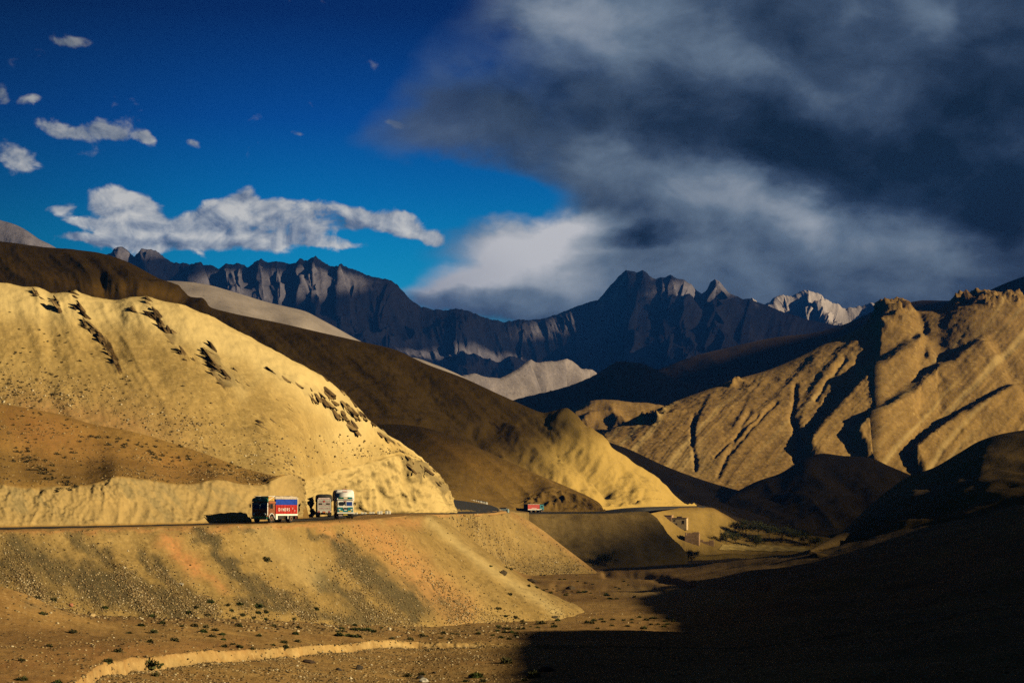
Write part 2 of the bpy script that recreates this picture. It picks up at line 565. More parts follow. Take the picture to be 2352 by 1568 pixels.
# ------------------------------------------------------------------ ground materials
def land_mat(name, base, alt, speck, big=0.02, med=0.15, small=1.4, streak=0.12, streak_amt=0.5, rock=(0.05, 0.035, 0.022), orange=(0.36, 0.17, 0.07), gravel=(0.10, 0.085, 0.05), pale=(0.55, 0.44, 0.24), bump=0.25, bump_scale=None, contrast=1.0, speck_amt=0.5, warm=(1, 0.965, 0.80)):
    mat = bpy.data.materials.new(name)
    mat.use_nodes = True
    M = NT(mat.node_tree)
    base, alt, speck, orange, pale, gravel, rock = [(c[0], c[1] * warm[1], c[2] * warm[2]) for c in (base, alt, speck, orange, pale, gravel, rock)]
    pos = M.n('ShaderNodeNewGeometry').outputs['Position']
    flow = M.n('ShaderNodeAttribute', attribute_name='flow').outputs['Vector']
    msk = M.n('ShaderNodeAttribute', attribute_name='ground_mask')
    mr = M.n('ShaderNodeSeparateColor', {0: msk.outputs['Color']})
    a = M.smooth(M.noise(pos, big, 5, 0.55, 0.4), 0.36, 0.64)
    c = M.mix(a, base, alt)
    s = M.smooth(M.noise(flow, streak, 5, 0.6, 0.2), 0.40, 0.62)
    c = M.mix(M.m('MULTIPLY', s, streak_amt), c, alt)
    b = M.noise(pos, med, 6, 0.62)
    c = M.mix(M.smooth(b, 0.3, 0.72), M.vm('SCALE', c, scale=1 - 0.20 * contrast), M.vm('SCALE', c, scale=1 + 0.16 * contrast))
    f = M.noise(pos, small, 6, 0.68)
    c = M.mix(M.m('MULTIPLY', M.smooth(f, 0.52, 0.70), speck_amt), c, speck)
    c = M.mix(M.m('MULTIPLY', M.smooth(f, 0.44, 0.30), 0.75 * contrast), c, M.vm('SCALE', c, scale=0.42))
    # streaks and patches of other ground
    g1 = M.noise(pos, small * 0.8, 5, 0.7)
    orange_f = M.m('MULTIPLY', mr.outputs[1], M.smooth(g1, 0.2, 0.6))
    c = M.mix(orange_f, c, orange)
    g2 = M.noise(pos, small * 2.6, 5, 0.75)
    grav = M.ramp(M.smooth(g2, 0.34, 0.68), [(0.0, tuple(x * 0.7 for x in gravel)), (0.5, gravel), (0.8, tuple(x * 1.5 for x in gravel)), (1.0, tuple(min(0.6, x * 2.6) for x in gravel))])
    gravf = M.smooth(M.m('ADD', M.m('MULTIPLY', mr.outputs[2], 1.3), M.m('MULTIPLY', M.m('SUBTRACT', M.noise(flow, streak * 2.2, 7, 0.75), 0.62), 1.6)), 0.0, 0.95)
    c = M.mix(gravf, c, grav)
    rk = M.ramp(M.smooth(M.noise(pos, small * 0.6, 6, 0.7), 0.3, 0.7), [(0.0, tuple(x * 0.5 for x in rock)), (0.6, rock), (1.0, tuple(x * 2.6 for x in rock))])
    rockf = M.smooth(M.m('ADD', mr.outputs[0], M.m('MULTIPLY', M.m('SUBTRACT', M.noise(flow, small * 0.45, 6, 0.7), 0.5), 1.4)), 0.30, 0.62)
    c = M.mix(rockf, c, rk)
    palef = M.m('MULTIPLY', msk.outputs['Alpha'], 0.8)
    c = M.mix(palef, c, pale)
    hgt = M.m('ADD', M.m('MULTIPLY', f, 0.5), M.m('MULTIPLY', g2, 0.35))
    bs = bump_scale or 0.5 / small
    bp = M.n('ShaderNodeBump', {'Strength': bump, 'Distance': bs, 'Height': hgt})
    bs_ = M.n('ShaderNodeBsdfPrincipled', {'Base Color': c, 'Roughness': 0.95, 'Specular IOR Level': 0.1, 'Normal': bp.outputs[0]})
    M.n('ShaderNodeOutputMaterial', {0: bs_.outputs[0]})
    return mat


def plain(name, col, rough=0.6, spec=0.3, metal=0.0, var=0.15, scale=6.0):
    mat = bpy.data.materials.new(name)
    mat.use_nodes = True
    M = NT(mat.node_tree)
    pos = M.n('ShaderNodeTexCoord').outputs['Object']
    n = M.noise(pos, scale, 5, 0.6)
    c = M.mix(M.smooth(n, 0.3, 0.7), tuple(x * (1 - var) for x in col), tuple(min(1, x * (1 + var)) for x in col))
    b = M.n('ShaderNodeBsdfPrincipled', {'Base Color': c, 'Roughness': rough, 'Specular IOR Level': spec, 'Metallic': metal})
    M.n('ShaderNodeOutputMaterial', {0: b.outputs[0]})
    return mat
# ------------------------------------------------------------------ materials of the land
SAND = (0.46, 0.335, 0.145); SAND2 = (0.36, 0.245, 0.10)
M_floor = land_mat('valley_ground', (0.34, 0.215, 0.085), (0.25, 0.145, 0.058), (0.55, 0.42, 0.24), big=0.035, med=0.3, small=2.2, streak=0.35, gravel=(0.14, 0.105, 0.06), bump=0.5)
M_bank = land_mat('scree_slope', (0.29, 0.205, 0.09), (0.235, 0.16, 0.064), (0.42, 0.32, 0.16), big=0.05, med=0.35, small=2.4, streak=0.5, streak_amt=0.45, orange=(0.40, 0.195, 0.085), gravel=(0.075, 0.06, 0.034), bump=0.5)
M_main = land_mat('pale_sand', (0.45, 0.335, 0.155), (0.33, 0.235, 0.10), (0.56, 0.44, 0.22), big=0.02, med=0.12, small=1.3, streak=0.30, streak_amt=0.85, rock=(0.06, 0.036, 0.015), orange=(0.36, 0.22, 0.10), gravel=(0.16, 0.115, 0.055), bump=0.4)
M_mound = land_mat('orange_sand', (0.25, 0.152, 0.05), (0.20, 0.122, 0.042), (0.38, 0.26, 0.10), big=0.03, med=0.16, small=1.5, streak=0.2, streak_amt=0.5, rock=(0.06, 0.04, 0.02), orange=(0.36, 0.17, 0.06), gravel=(0.2, 0.13, 0.055), bump=0.4)
M_cut = land_mat('cut_bank_earth', (0.42, 0.30, 0.13), (0.40, 0.275, 0.115), (0.60, 0.46, 0.23), big=0.06, med=0.3, small=1.6, streak=0.4, streak_amt=0.5, rock=(0.12, 0.075, 0.03), orange=(0.36, 0.2, 0.08), gravel=(0.2, 0.14, 0.06), bump=0.6)
M_brown = land_mat('brown_hillside', (0.20, 0.128, 0.05), (0.15, 0.093, 0.036), (0.30, 0.2, 0.085), big=0.006, med=0.045, small=0.5, streak=0.06, streak_amt=0.7, rock=(0.05, 0.03, 0.014), orange=(0.33, 0.19, 0.06), gravel=(0.1, 0.07, 0.03), pale=(0.44, 0.315, 0.135), bump=0.45, warm=(1, 0.95, 0.62))
M_right = land_mat('tawny_hillside', (0.255, 0.162, 0.061), (0.175, 0.109, 0.040), (0.42, 0.30, 0.13), big=0.004, med=0.03, small=0.3, streak=0.035, streak_amt=0.8, rock=(0.075, 0.045, 0.02), orange=(0.33, 0.2, 0.08), gravel=(0.09, 0.06, 0.028), pale=(0.44, 0.33, 0.16), bump=0.35)
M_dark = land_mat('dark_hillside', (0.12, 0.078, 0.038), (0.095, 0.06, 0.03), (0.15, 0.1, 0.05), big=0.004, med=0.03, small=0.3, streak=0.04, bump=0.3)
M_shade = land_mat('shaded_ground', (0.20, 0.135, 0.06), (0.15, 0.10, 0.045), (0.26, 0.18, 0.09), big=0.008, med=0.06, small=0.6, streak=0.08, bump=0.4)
M_grey = land_mat('grey_hillside', (0.30, 0.255, 0.215), (0.23, 0.195, 0.17), (0.36, 0.31, 0.26), warm=(1, 1, 1), big=0.003, med=0.02, small=0.2, streak=0.02, orange=(0.48, 0.33, 0.26), bump=0.25, speck_amt=0.3)
M_lilac = land_mat('lilac_rock', (0.23, 0.195, 0.185), (0.15, 0.13, 0.132), (0.30, 0.26, 0.24), big=0.006, med=0.03, small=0.2, streak=0.03, streak_amt=0.8, warm=(1, 1, 1), bump=0.5, bump_scale=5.0)
M_far = land_mat('far_rock', (0.135, 0.125, 0.135), (0.095, 0.088, 0.098), (0.20, 0.185, 0.19), warm=(1, 1, 1.1), big=0.0012, med=0.008, small=0.06, streak=0.008, orange=(0.38, 0.28, 0.23), pale=(0.62, 0.54, 0.46), bump=0.5, bump_scale=12.0)

# ------------------------------------------------------------------ valley floor
BASE_D = [60, 100, 150, 200, 275, 350, 530, 690, 1200, 2500]
BASE_Z = [-18.2, -17.8, -17.5, -17.2, -17.0, -17.3, -18.3, -20.5, -24, -30]
RISE_X = [-160, -61, -36, -21, -11, 0]
RISE_Z = [12.5, 5.8, 4.3, 1.8, 0.3, 0]


def floor_z(x, d):
    z = np.interp(d, BASE_D, BASE_Z) + np.interp(x, RISE_X, RISE_Z) * (1 - 0.6 * sstep(d, 300, 420))
    z = z + 6.6 * sstep(-x, -6, 10) * sstep(d, 345, 470)
    near = 1 - sstep(d, 420, 800)
    z = z + near * 0.10 * np.maximum(0, x - 28) + near * 0.0012 * np.maximum(0, x - 28) ** 2
    far = sstep(d, 500, 900)
    z = z + far * (0.05 * np.maximum(0, x - 170))
    return z


BANK_TOP = [(120, 1588), (180, 1562), (240, 1528), (300, 1511), (440, 1502), (560, 1496), (680, 1487), (780, 1477), (860, 1471), (960, 1471), (1080, 1474), (1180, 1478), (1320, 1482)]
bank_xy = []
for (bx, by) in BANK_TOP:
    d = 200.0
    for _ in range(40):
        rx, _z = ray(bx, by)
        z = floor_z(rx * d, d)
        d += 0.5 * (z / _z - d)
    bank_xy.append((float(rx), d))
bank_xy.insert(0, (bank_xy[0][0] - 0.05, 70.0))

pys = np.concatenate([np.arange(1212, 1600, 2.2), np.arange(1600, 1830, 3.0)])
d_rows = np.interp(pys, (HORIZON - np.array(BASE_Z) / np.array(BASE_D) * F)[::-1], np.array(BASE_D)[::-1])
pxs = np.arange(-140, 2500, 2.7)
rx_, _ = ray(pxs, np.full_like(pxs, HORIZON))
S = Patch(); S.name = 'valley_floor'
dd = np.repeat(d_rows[:, None], len(pxs), 1)
bd1 = np.interp(rx_, [b[0] for b in bank_xy], [b[1] for b in bank_xy])
bd1 = bd1 + 1.6 * fbm(np.stack([bd1 * rx_, bd1, 0 * bd1], -1), 1 / 8.0, 5, 0.6, seed=4.0)
extra = bd1[None] + np.linspace(-2.6, 0.6, 26)[:, None]
dd = -np.sort(-np.concatenate([dd, extra], 0), axis=0)
pys = np.arange(dd.shape[0])
xx = dd * rx_[None]
zz = floor_z(xx, dd)
bd = bd1[None]
S.P = np.stack([xx, dd, zz], -1)
wob = 0.35 * fbm(S.P, 1 / 1.3, 3, seed=9.0)
bh = np.interp(pxs, [0, 300, 900, 1100, 1230, 1420], [1.1, 1.1, 0.8, 0.45, 0.2, 0.0])[None]
below = sstep(bd + wob - dd, 0.1, 1.5)
bankface = np.exp(-((bd + wob - dd - 0.8) / 0.8) ** 2) * sstep(bh, 0.1, 0.5)
S.P[..., 2] -= bh * below
S.r = np.repeat(np.linspace(0, 1, len(pys))[:, None], len(pxs), 1); S.t = S.r
finish(S)
S.UV = np.stack([S.P[..., 0] * 0.35, S.P[..., 1] * 0.7, S.P[..., 2]], -1)
h = (0.45 + 1.1 * sstep(xx - 0.05 * dd, 10, 40)) * fbm(S.P, 1 / 22.0, 4, seed=1.0) + 0.12 * fbm(S.P, 1 / 3.0, 3, seed=2.0) + 0.05 * fbm(S.P, 1 / 0.7, 2, seed=6.0) * sstep(-dd, -420, -250)
h = h + bankface * (0.22 * fbm(S.P, 1 / 0.8, 4, 0.6, seed=51))
h = h + 3.6 * np.exp(-(((xx + 56) / 8.0) ** 2 + ((dd - 213) / 8.0) ** 2))                 # sandy cone at the left edge
# cut gully bank towards the far end of the lit tongue, and the terraces beyond
g1 = seg(S, [(1280, 1345), (1400, 1352), (1500, 1352), (1545, 1372)], 9, 6)
g2 = seg(S, [(1390, 1318), (1480, 1322), (1600, 1345), (1760, 1352)], 7, 5)
g3 = seg(S, [(1180, 1328), (1230, 1342), (1290, 1350)], 7, 4)
h = h - 1.0 * g2 - 0.25 * g3 - 0.5 * g1
displace(S, h, True)
orange_band = seg(S, [(0, 1520), (200, 1500), (420, 1490), (560, 1480)], 16, 12) * 0.55  # band of orange tint across the left floor
S.mask[..., 1] = np.clip(0.6 * orange_band + 0.25 * spot(S, 120, 1560, 220, 60, wob=30), 0, 1)
lower = below * sstep(bh, 0.2, 0.5)
S.mask[..., 2] = np.clip(0.50 * lower * (0.55 + 0.6 * fbm(S.P, 1 / 6.0, 3, seed=8)) + 0.42 * seg(S, [(60, 1395), (460, 1420), (800, 1440), (1000, 1448), (1200, 1440)], 22, 10), 0, 1)
S.mask[..., 2] = np.maximum(S.mask[..., 2], 0.62 * sstep(xx - 0.045 * dd, 14, 34) * (dd < 900) * (0.75 + 0.5 * fbm(S.P, 1 / 12.0, 4, seed=61)))  # right-hand floor darkened in its colour to deepen the shade there
S.mask[..., 3] = np.clip(0.40 * bankface * (0.6 + 0.9 * fbm(S.P, 1 / 2.0, 3, seed=41)) + 0.30 * spot(S, 1500, 1360, 80, 14) + 0.3 * spot(S, 1720, 1258, 140, 12), 0, 1)
S.mask[..., 0] = 0.25 * seg(S, [(620, 1512), (760, 1502), (860, 1490), (960, 1488), (1110, 1494)], 3.0, 3) * lower
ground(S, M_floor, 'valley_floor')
FLOOR = S

# ------------------------------------------------------------------ road embankments
def road_z_d(px):
    return None


top1 = curve([(-90, 1220.5, 235), (0, 1218.5, 238), (250, 1212, 248), (500, 1205.5, 258), (675, 1200, 268), (800, 1195, 283), (880, 1189, 297), (940, 1184, 315), (990, 1182, 330), (1008, 1192, 352)])
toe1 = curve([(-90, 1397, 220), (0, 1397, 223), (250, 1404, 231), (460, 1412, 237), (800, 1434, 262), (1000, 1444, 283), (1150, 1443, 300), (1318, 1418, 317), (1345, 1412, 340)])
bur1 = shift(toe1, -6.0, -2.6)
S = loft('embankment', [shift(top1, 14.0, -0.1, -3.0), top1, lerp(top1, toe1, 0.33, 0.012), lerp(top1, toe1, 0.66, 0.02), toe1, bur1], 2.5, back_rows=1)
body = sstep(S.r, 1.0, 1.25)
shear(S, 0.9)
ribs = perlin(S.q / 4.0 + 0.8 * fbm(S.P, 1 / 15, 2), S.w / 70.0, 0) + 0.5 * perlin(S.q / 1.3, S.w / 25.0, 3)
disp = body * (0.35 * ribs + 0.4 * fbm(S.P, 1 / 9.0, 3, seed=3) + 0.16 * fbm(S.P, 1 / 1.6, 3, seed=5) + 0.06 * fbm(S.P, 1 / 0.5, 2, seed=7))
disp = disp + (1 - body) * 0.03 * fbm(S.P, 1 / 0.8, 3, seed=7)
for pts, a, w in [([(560, 1215), (640, 1300), (690, 1350)], -0.3, 8), ([(300, 1240), (420, 1340)], -0.25, 9), ([(985, 1205), (1060, 1280), (1120, 1330)], -0.25, 4), ([(840, 1240), (960, 1330)], -0.3, 7)]:
    disp = disp + a * seg(S, pts, w, 8)
displace(S, disp)
g = 0
for pts, w, a in [([(30, 1260), (120, 1300), (230, 1370)], 42, 0.62), ([(0, 1290), (100, 1360)], 40, 0.6), ([(170, 1235), (300, 1330), (420, 1390)], 26, 0.55), ([(200, 1330), (420, 1400)], 45, 0.72), ([(455, 1215), (520, 1290), (600, 1370)], 24, 0.70),
                  ([(330, 1270), (400, 1340), (480, 1400)], 20, 0.6), ([(560, 1330), (700, 1400)], 26, 0.62), ([(790, 1270), (900, 1360), (960, 1400)], 38, 0.72), ([(740, 1330), (860, 1420)], 34, 0.6), ([(560, 1375), (760, 1420), (900, 1420)], 24, 0.6),
                  ([(780, 1225), (850, 1290)], 12, 0.5), ([(560, 1210), (580, 1222)], 14, 0.6), ([(900, 1330), (1050, 1400)], 40, 0.40), ([(700, 1215), (760, 1240)], 9, 0.5)]:
    g = np.maximum(g, a * seg(S, pts, w, 26))
S.mask[..., 2] = np.clip(1.25 * g, 0, 1) * body
o = 0
for pts, w, a in [([(385, 1245), (420, 1280), (450, 1310)], 20, 0.95), ([(445, 1300), (520, 1355)], 10, 0.6), ([(0, 1221), (400, 1214), (690, 1206), (820, 1200)], 5, 0.6), ([(830, 1200), (900, 1260), (990, 1350), (1060, 1400)], 40, 0.6), ([(900, 1196), (960, 1200)], 16, 0.6), ([(420, 1216), (520, 1220)], 10, 0.5), ([(740, 1208), (820, 1290)], 14, 0.5)]:
    o = np.maximum(o, a * seg(S, pts, w, 14))
S.mask[..., 1] = o
S.mask[..., 3] = np.clip(0.5 * seg(S, [(985, 1195), (1100, 1290), (1280, 1405)], 12, 6) + 0.28 * seg(S, [(600, 1230), (720, 1320)], 36, 14), 0, 1)
ground(S, M_bank, 'embankment')
EMB1 = S

top2 = curve([(930, 1184, 314), (1000, 1181.5, 372), (1040, 1180.8, 392), (1060, 1180.3, 415), (1090, 1179.6, 455), (1120, 1178.5, 510), (1165, 1174, 598), (1200, 1187, 600), (1245, 1216, 599), (1290, 1251, 597), (1335, 1285, 595), (1380, 1320, 592)])
toe2 = curve([(930, 1262, 298), (1000, 1264, 353), (1094, 1284, 442), (1184, 1303, 556), (1270, 1313, 572), (1330, 1318, 582), (1384, 1324, 590)])
S = loft('embankment_bend', [shift(top2, 10.0, -2.5, -5.0), top2, lerp(top2, toe2, 0.5, 0.02), toe2, shift(toe2, -8, -4.5)], 2.5, back_rows=1)
body = sstep(S.r, 1.0, 1.2)
shear(S, 0.5)
disp = body * (0.5 * perlin(S.q / 6.0, S.w / 80.0, 0) + 0.6 * fbm(S.P, 1 / 12.0, 3, seed=3) + 0.25 * fbm(S.P, 1 / 2.0, 3, seed=5))
displace(S, disp)
S.mask[..., 2] = body * np.clip(0.42 * seg(S, [(1080, 1270), (1180, 1297), (1300, 1310)], 20, 12) + 0.32 * seg(S, [(1080, 1200), (1160, 1250)], 22, 14), 0, 1)
S.mask[..., 1] = 0.35 * seg(S, [(1180, 1180), (1280, 1245), (1370, 1310)], 10, 4)
ground(S, M_bank, 'embankment')
EMB2 = S

# ------------------------------------------------------------------ left mound, its road cut, and the big pale hill
cut_top = curve([(-90, 1112, 251), (0, 1112, 254), (60, 1120), (130, 1116), (190, 1115), (230, 1106), (270, 1094, 262), (330, 1101), (430, 1112), (500, 1101), (560, 1112), (600, 1113), (630, 1100, 284), (672, 1088, 292), (700, 1100, 300)])
cut_base = curve([(-90, 1213, 244), (0, 1211, 247), (250, 1207, 256), (500, 1201.5, 267), (620, 1196, 277), (690, 1189.5, 308), (706, 1188, 322)])
mound_top = curve([(-90, 912, 302), (0, 926, 302), (130, 950, 302), (220, 975, 302), (300, 990, 301), (420, 1025, 300), (500, 1052, 298), (560, 1075, 296), (640, 1094, 293), (670, 1100, 297), (690, 1112, 304)])
S = loft('sand_mound', [shift(mound_top, 16, -6), mound_top, lerp(mound_top, cut_top, 0.5, 0.02), cut_top, lerp(cut_top, cut_base, 0.5, 0.03), cut_base, shift(cut_base, -0.6, -1.5)], 2.5, back_rows=1)
slope = sstep(S.r, 1.0, 1.3) * (1 - sstep(S.r, 2.85, 3.0))
cut = sstep(S.r, 2.95, 3.1) * (1 - sstep(S.r, 4.8, 5.0))
shear(S, 1.1)
disp = slope * (1.0 * fbm(S.P, 1 / 25, 3, seed=2) + 0.22 * perlin(S.q / 4, S.w / 60, 0) + 0.10 * fbm(S.P, 1 / 1.5, 3, seed=4))
rill = ridged(np.stack([S.u / 1.7 + 0.5 * fbm(S.P, 1 / 4, 3, seed=6), S.v / 16, 0 * S.u], -1), 1.0, 4, 0.6, seed=5)
rug = sstep(fbm(S.P, 1 / 9, 3, seed=15), -0.15, 0.3)
disp = disp + cut * (0.15 * rill - 0.1 + 0.25 * perlin(S.u / 5, S.v / 30, 0) + (0.14 + 0.24 * rug) * fbm(S.P * np.array([1, 1, 1.6]), 1 / 0.8, 4, 0.6, seed=2))
displace(S, disp)
S.mask[..., 0] = cut * np.clip(0.22 * rug + 0.30 * seg(S, [(470, 1120), (520, 1160)], 26, 20) + 0.30 * seg(S, [(380, 1130), (400, 1190)], 40, 20) + 0.22 * seg(S, [(40, 1130), (60, 1190)], 20, 14) + 0.34 * seg(S, [(285, 1110), (300, 1130)], 8, 6) + 0.18, 0, 1)
S.mask[..., 3] = cut * 0.45
S.mask[..., 1] = slope * np.clip(0.6 * spot(S, 90, 990, 140, 60, 20, 20) + 0.35 * spot(S, 400, 1070, 130, 30, 15, 20), 0, 1)
S.mask[..., 2] = slope * 0.22
ground(S, M_mound, 'sand_mound')
MOUND = S

ridge = curve([(-90, 644, 362), (0, 650, 364), (60, 658), (90, 660, 366), (120, 672), (160, 669, 367), (220, 684), (270, 690, 369), (300, 684), (330, 683, 370), (370, 690), (420, 701, 371), (470, 721), (520, 745, 372), (570, 772), (620, 800, 373), (700, 842, 375), (730, 858), (760, 880, 378), (790, 905), (820, 935, 382), (870, 985, 387), (900, 1003), (930, 1022, 394), (960, 1046), (980, 1062, 402), (1005, 1090), (1020, 1104, 414), (1034, 1130), (1041, 1150, 430), (1043, 1170, 432)])
ctop = curve([(-90, 1010, 312), (200, 1010, 312), (400, 1060, 310), (600, 1110, 308), (680, 1112, 318), (720, 1095, 342), (760, 1084, 360), (820, 1068, 376), (880, 1055, 384), (920, 1046, 388), (950, 1052, 390), (980, 1064, 400), (1010, 1092, 408), (1030, 1128, 420), (1040, 1152, 428), (1044, 1172, 431)])
cbase = curve([(-90, 1040, 306), (200, 1050, 306), (400, 1090, 302), (600, 1135, 300), (690, 1189, 313), (720, 1187, 337), (745, 1185, 354), (790, 1180, 376), (850, 1178.5, 382), (900, 1178, 387), (1000, 1178, 402), (1030, 1178.5, 416), (1046, 1179, 430)])
S = loft('pale_hill', [shift(ridge, 45, -22, 6), shift(ridge, 12, -1.2), ridge, lerp(ridge, ctop, 0.35, 0.015), lerp(ridge, ctop, 0.7, 0.025), ctop, lerp(ctop, cbase, 0.5, 0.02), cbase, shift(cbase, -1.0, -1.5)], 2.4, back_rows=2)
slope = sstep(S.r, 1.9, 2.5) * (1 - sstep(S.r, 4.8, 5.0))
cut = sstep(S.r, 4.95, 5.1) * (1 - sstep(S.r, 6.8, 7.0)) * sstep(S.px, 640, 720)
crest = np.exp(-((S.r - 2.15) / 0.35) ** 2)
shear(S, 0.62)
wu = S.q + 2.0 * fbm(S.P, 1 / 30, 3, seed=2)
ribs = np.abs(perlin(wu / 6.5, S.w / 160, 0)) * 1.5 + 0.4 * perlin(wu / 2.2, S.w / 70, 5) + 0.2 * perlin(wu / 0.8, S.w / 30, 8)
disp = slope * (0.8 * fbm(S.P, 1 / 45, 3, seed=6) - 0.46 * ribs * (1.2 - 0.8 * S.r / 5) + 0.20 * fbm(S.P, 1 / 2.2, 4, 0.6, seed=8))
disp = disp + crest * (0.22 * ridged(S.P, 1 / 7, 4, seed=1) - 0.12 + 0.10 * fbm(S.P, 1 / 1.5, 3))
crag = ridged(np.stack([S.P[..., 0] + 0.6 * S.P[..., 2], S.P[..., 1], S.P[..., 2] * 0.8 - 0.4 * S.P[..., 0]], -1), 1 / 3.2, 5, 0.6, seed=5)
disp = disp + cut * (0.55 * crag - 0.35 + 0.30 * fbm(S.P, 1 / 1.2, 4, 0.6, seed=2) + 0.6 * perlin(S.u / 5, S.v / 25, 0))
OUTCROPS = [
    ([(128, 688), (146, 722)], 6, 0.9), ([(170, 676), (190, 706), (208, 742)], 10, 0.7), ([(200, 745), (235, 775), (250, 800), (275, 845)], 10, 0.7),
    ([(343, 692), (360, 720), (378, 748), (395, 772)], 12, 1.2), ([(400, 790), (440, 830)], 9, 0.4), ([(480, 800), (500, 845), (525, 880)], 17, 1.0), ([(545, 855), (570, 890)], 10, 0.5),
    ([(628, 856), (670, 876)], 9, 1.0), ([(700, 890), (740, 912), (780, 945), (815, 968)], 15, 1.5), ([(745, 895), (800, 930), (820, 955)], 10, 1.1),
    ([(738, 850), (790, 895), (815, 925)], 9, 0.7), ([(822, 938), (850, 965)], 9, 1.0), ([(868, 990), (900, 1015), (930, 1045)], 9, 0.45), ([(930, 1042), (985, 1085), (1020, 1118)], 8, 0.3),
    ([(85, 672), (105, 690)], 5, 0.6), ([(640, 925), (690, 950)], 12, 0.35), ([(600, 960), (640, 1000)], 30, 0.3), ([(300, 700), (325, 735)], 8, 0.4), ([(940, 1060), (960, 1090)], 16, 0.5)]
rk = 0
for pts, w, a in OUTCROPS:
    rk = np.maximum(rk, min(1, a) * seg(S, pts, w * 1.15, 15))
strat = ridged(np.stack([S.P[..., 0] * 0.5 + S.P[..., 2] * 0.45, S.P[..., 1] * 0.3, S.P[..., 2] * 0.25], -1), 1 / 2.4, 4, seed=3)
disp = disp + rk * (0.40 * strat - 0.1)
displace(S, disp)
shoulder = seg(S, [(735, 850), (815, 928), (900, 1010), (1020, 1115)], 9, 9) * sstep(fbm(S.P, 1 / 6, 3, seed=44), -0.1, 0.35)
S.mask[..., 0] = np.clip(rk * 0.85 + 0.35 * shoulder + cut * (0.16 + 0.22 * fbm(S.P, 1 / 10, 3, seed=4)) + cut * 0.3 * seg(S, [(960, 1060), (1025, 1140)], 16, 10), 0, 1)
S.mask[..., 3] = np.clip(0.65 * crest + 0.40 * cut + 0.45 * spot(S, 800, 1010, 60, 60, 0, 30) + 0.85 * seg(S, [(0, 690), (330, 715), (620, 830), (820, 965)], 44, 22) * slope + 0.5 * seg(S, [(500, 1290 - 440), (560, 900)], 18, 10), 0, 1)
S.mask[..., 1] = np.clip(0.75 * sstep(S.r, 3.2, 4.8) * (1 - sstep(S.px, 330, 560)) + 0.5 * seg(S, [(60, 930), (300, 985)], 26, 14), 0, 1) * slope
S.mask[..., 2] = slope * np.clip(0.34 * sstep(perlin(wu / 3.5, S.w / 120, 21), 0.1, 0.5) + 0.28 * spot(S, 640, 1030, 60, 40, 40, 30) + 0.22 * spot(S, 760, 1040, 60, 60, 0, 30) + 0.2 * spot(S, 230, 930, 140, 60, 30, 30), 0, 1)
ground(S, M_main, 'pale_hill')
MAIN = S

# ------------------------------------------------------------------ brown hill behind, spur with the far road cut
f1_top = curve([(-90, 553, 1160), (0, 557, 1150), (100, 570, 1140), (230, 583, 1130), (290, 601, 1120), (340, 626, 1110), (400, 661, 1100), (480, 706, 1080), (560, 726, 1060), (640, 742, 1050), (740, 765, 1040), (830, 785, 1030), (900, 801, 1020), (980, 837, 1010), (1060, 866, 1002), (1150, 907, 992), (1250, 951, 985), (1290, 966, 982), (1340, 993, 985), (1400, 1031, 992), (1480, 1082, 1000), (1540, 1130, 1005), (1580, 1162, 1010)])
f1_base = curve([(-90, 930, 760), (600, 1020, 800), (900, 1060, 850), (1100, 1120, 880), (1230, 1150, 900), (1380, 1163.5, 930), (1480, 1163.5, 950), (1560, 1162.5, 985), (1600, 1162.5, 1000)])
S = loft('brown_hill', [shift(f1_top, 160, -45), f1_top, lerp(f1_top, f1_base, 0.33, 0.0), lerp(f1_top, f1_base, 0.66, 0.02), lerp(f1_top, f1_base, 0.955, 0.012), f1_base, shift(f1_base, -1, -4)], 2.5, back_rows=1)
slope = sstep(S.r, 1.0, 1.5) * (1 - sstep(S.r, 3.7, 4.0))
cut = sstep(S.r, 3.95, 4.2) * (1 - sstep(S.r, 4.7, 5))
shear(S, 1.15)
wu = S.q + 6 * fbm(S.P, 1 / 90, 3, seed=5)
disp = slope * (5 * fbm(S.P, 1 / 130, 4, seed=9) - 4.5 * np.abs(perlin(wu / 26, S.w / 420, 2)) + 1.6 * perlin(wu / 8, S.w / 160, 4) + 0.6 * perlin(wu / 3, S.w / 80, 6) + 0.8 * fbm(S.P, 1 / 6, 4, 0.6, seed=3)) + cut * (1.5 * ridged(S.P, 1 / 9, 4) - 0.6)
for pts, w, a in [([(1285, 968), (1330, 1010), (1400, 1070), (1500, 1140)], 26, 7), ([(1290, 1030), (1340, 1070), (1400, 1120)], 14, -5), ([(1130, 985), (1180, 1035), (1240, 1085), (1330, 1130)], 18, -3), ([(1180, 990), (1260, 1060), (1360, 1140)], 22, 4), ([(820, 960), (870, 975), (960, 985)], 20, 3),
                  ([(240, 660), (420, 690)], 22, -4), ([(250, 640), (430, 670), (470, 690)], 12, 4), ([(1090, 985), (1140, 1040)], 10, -3)]:
    disp = disp + a * seg(S, pts, w, 10)
displace(S, disp)
S.mask[..., 0] = np.clip(0.7 * seg(S, [(1272, 964), (1310, 985), (1330, 1000)], 10, 8) + 0.6 * seg(S, [(1128, 970), (1160, 1005), (1185, 1035)], 8, 8) + 0.25 * seg(S, [(700, 800), (900, 900), (980, 990)], 40, 25), 0, 1)
S.mask[..., 1] = np.clip(0.95 * seg(S, [(225, 668), (280, 660), (360, 672), (400, 680)], 14, 8) + 0.55 * seg(S, [(0, 615), (120, 640), (230, 670)], 14, 8), 0, 1)
S.mask[..., 3] = np.clip(0.95 * sstep(S.px, 1120, 1330) * sstep(S.py, 985, 1060) + 0.5 * seg(S, [(1290, 970), (1420, 1060), (1560, 1150)], 60, 20) + 0.8 * cut * (S.px > 1300), 0, 1)
ground(S, M_brown, 'brown_hill')
BROWN = S

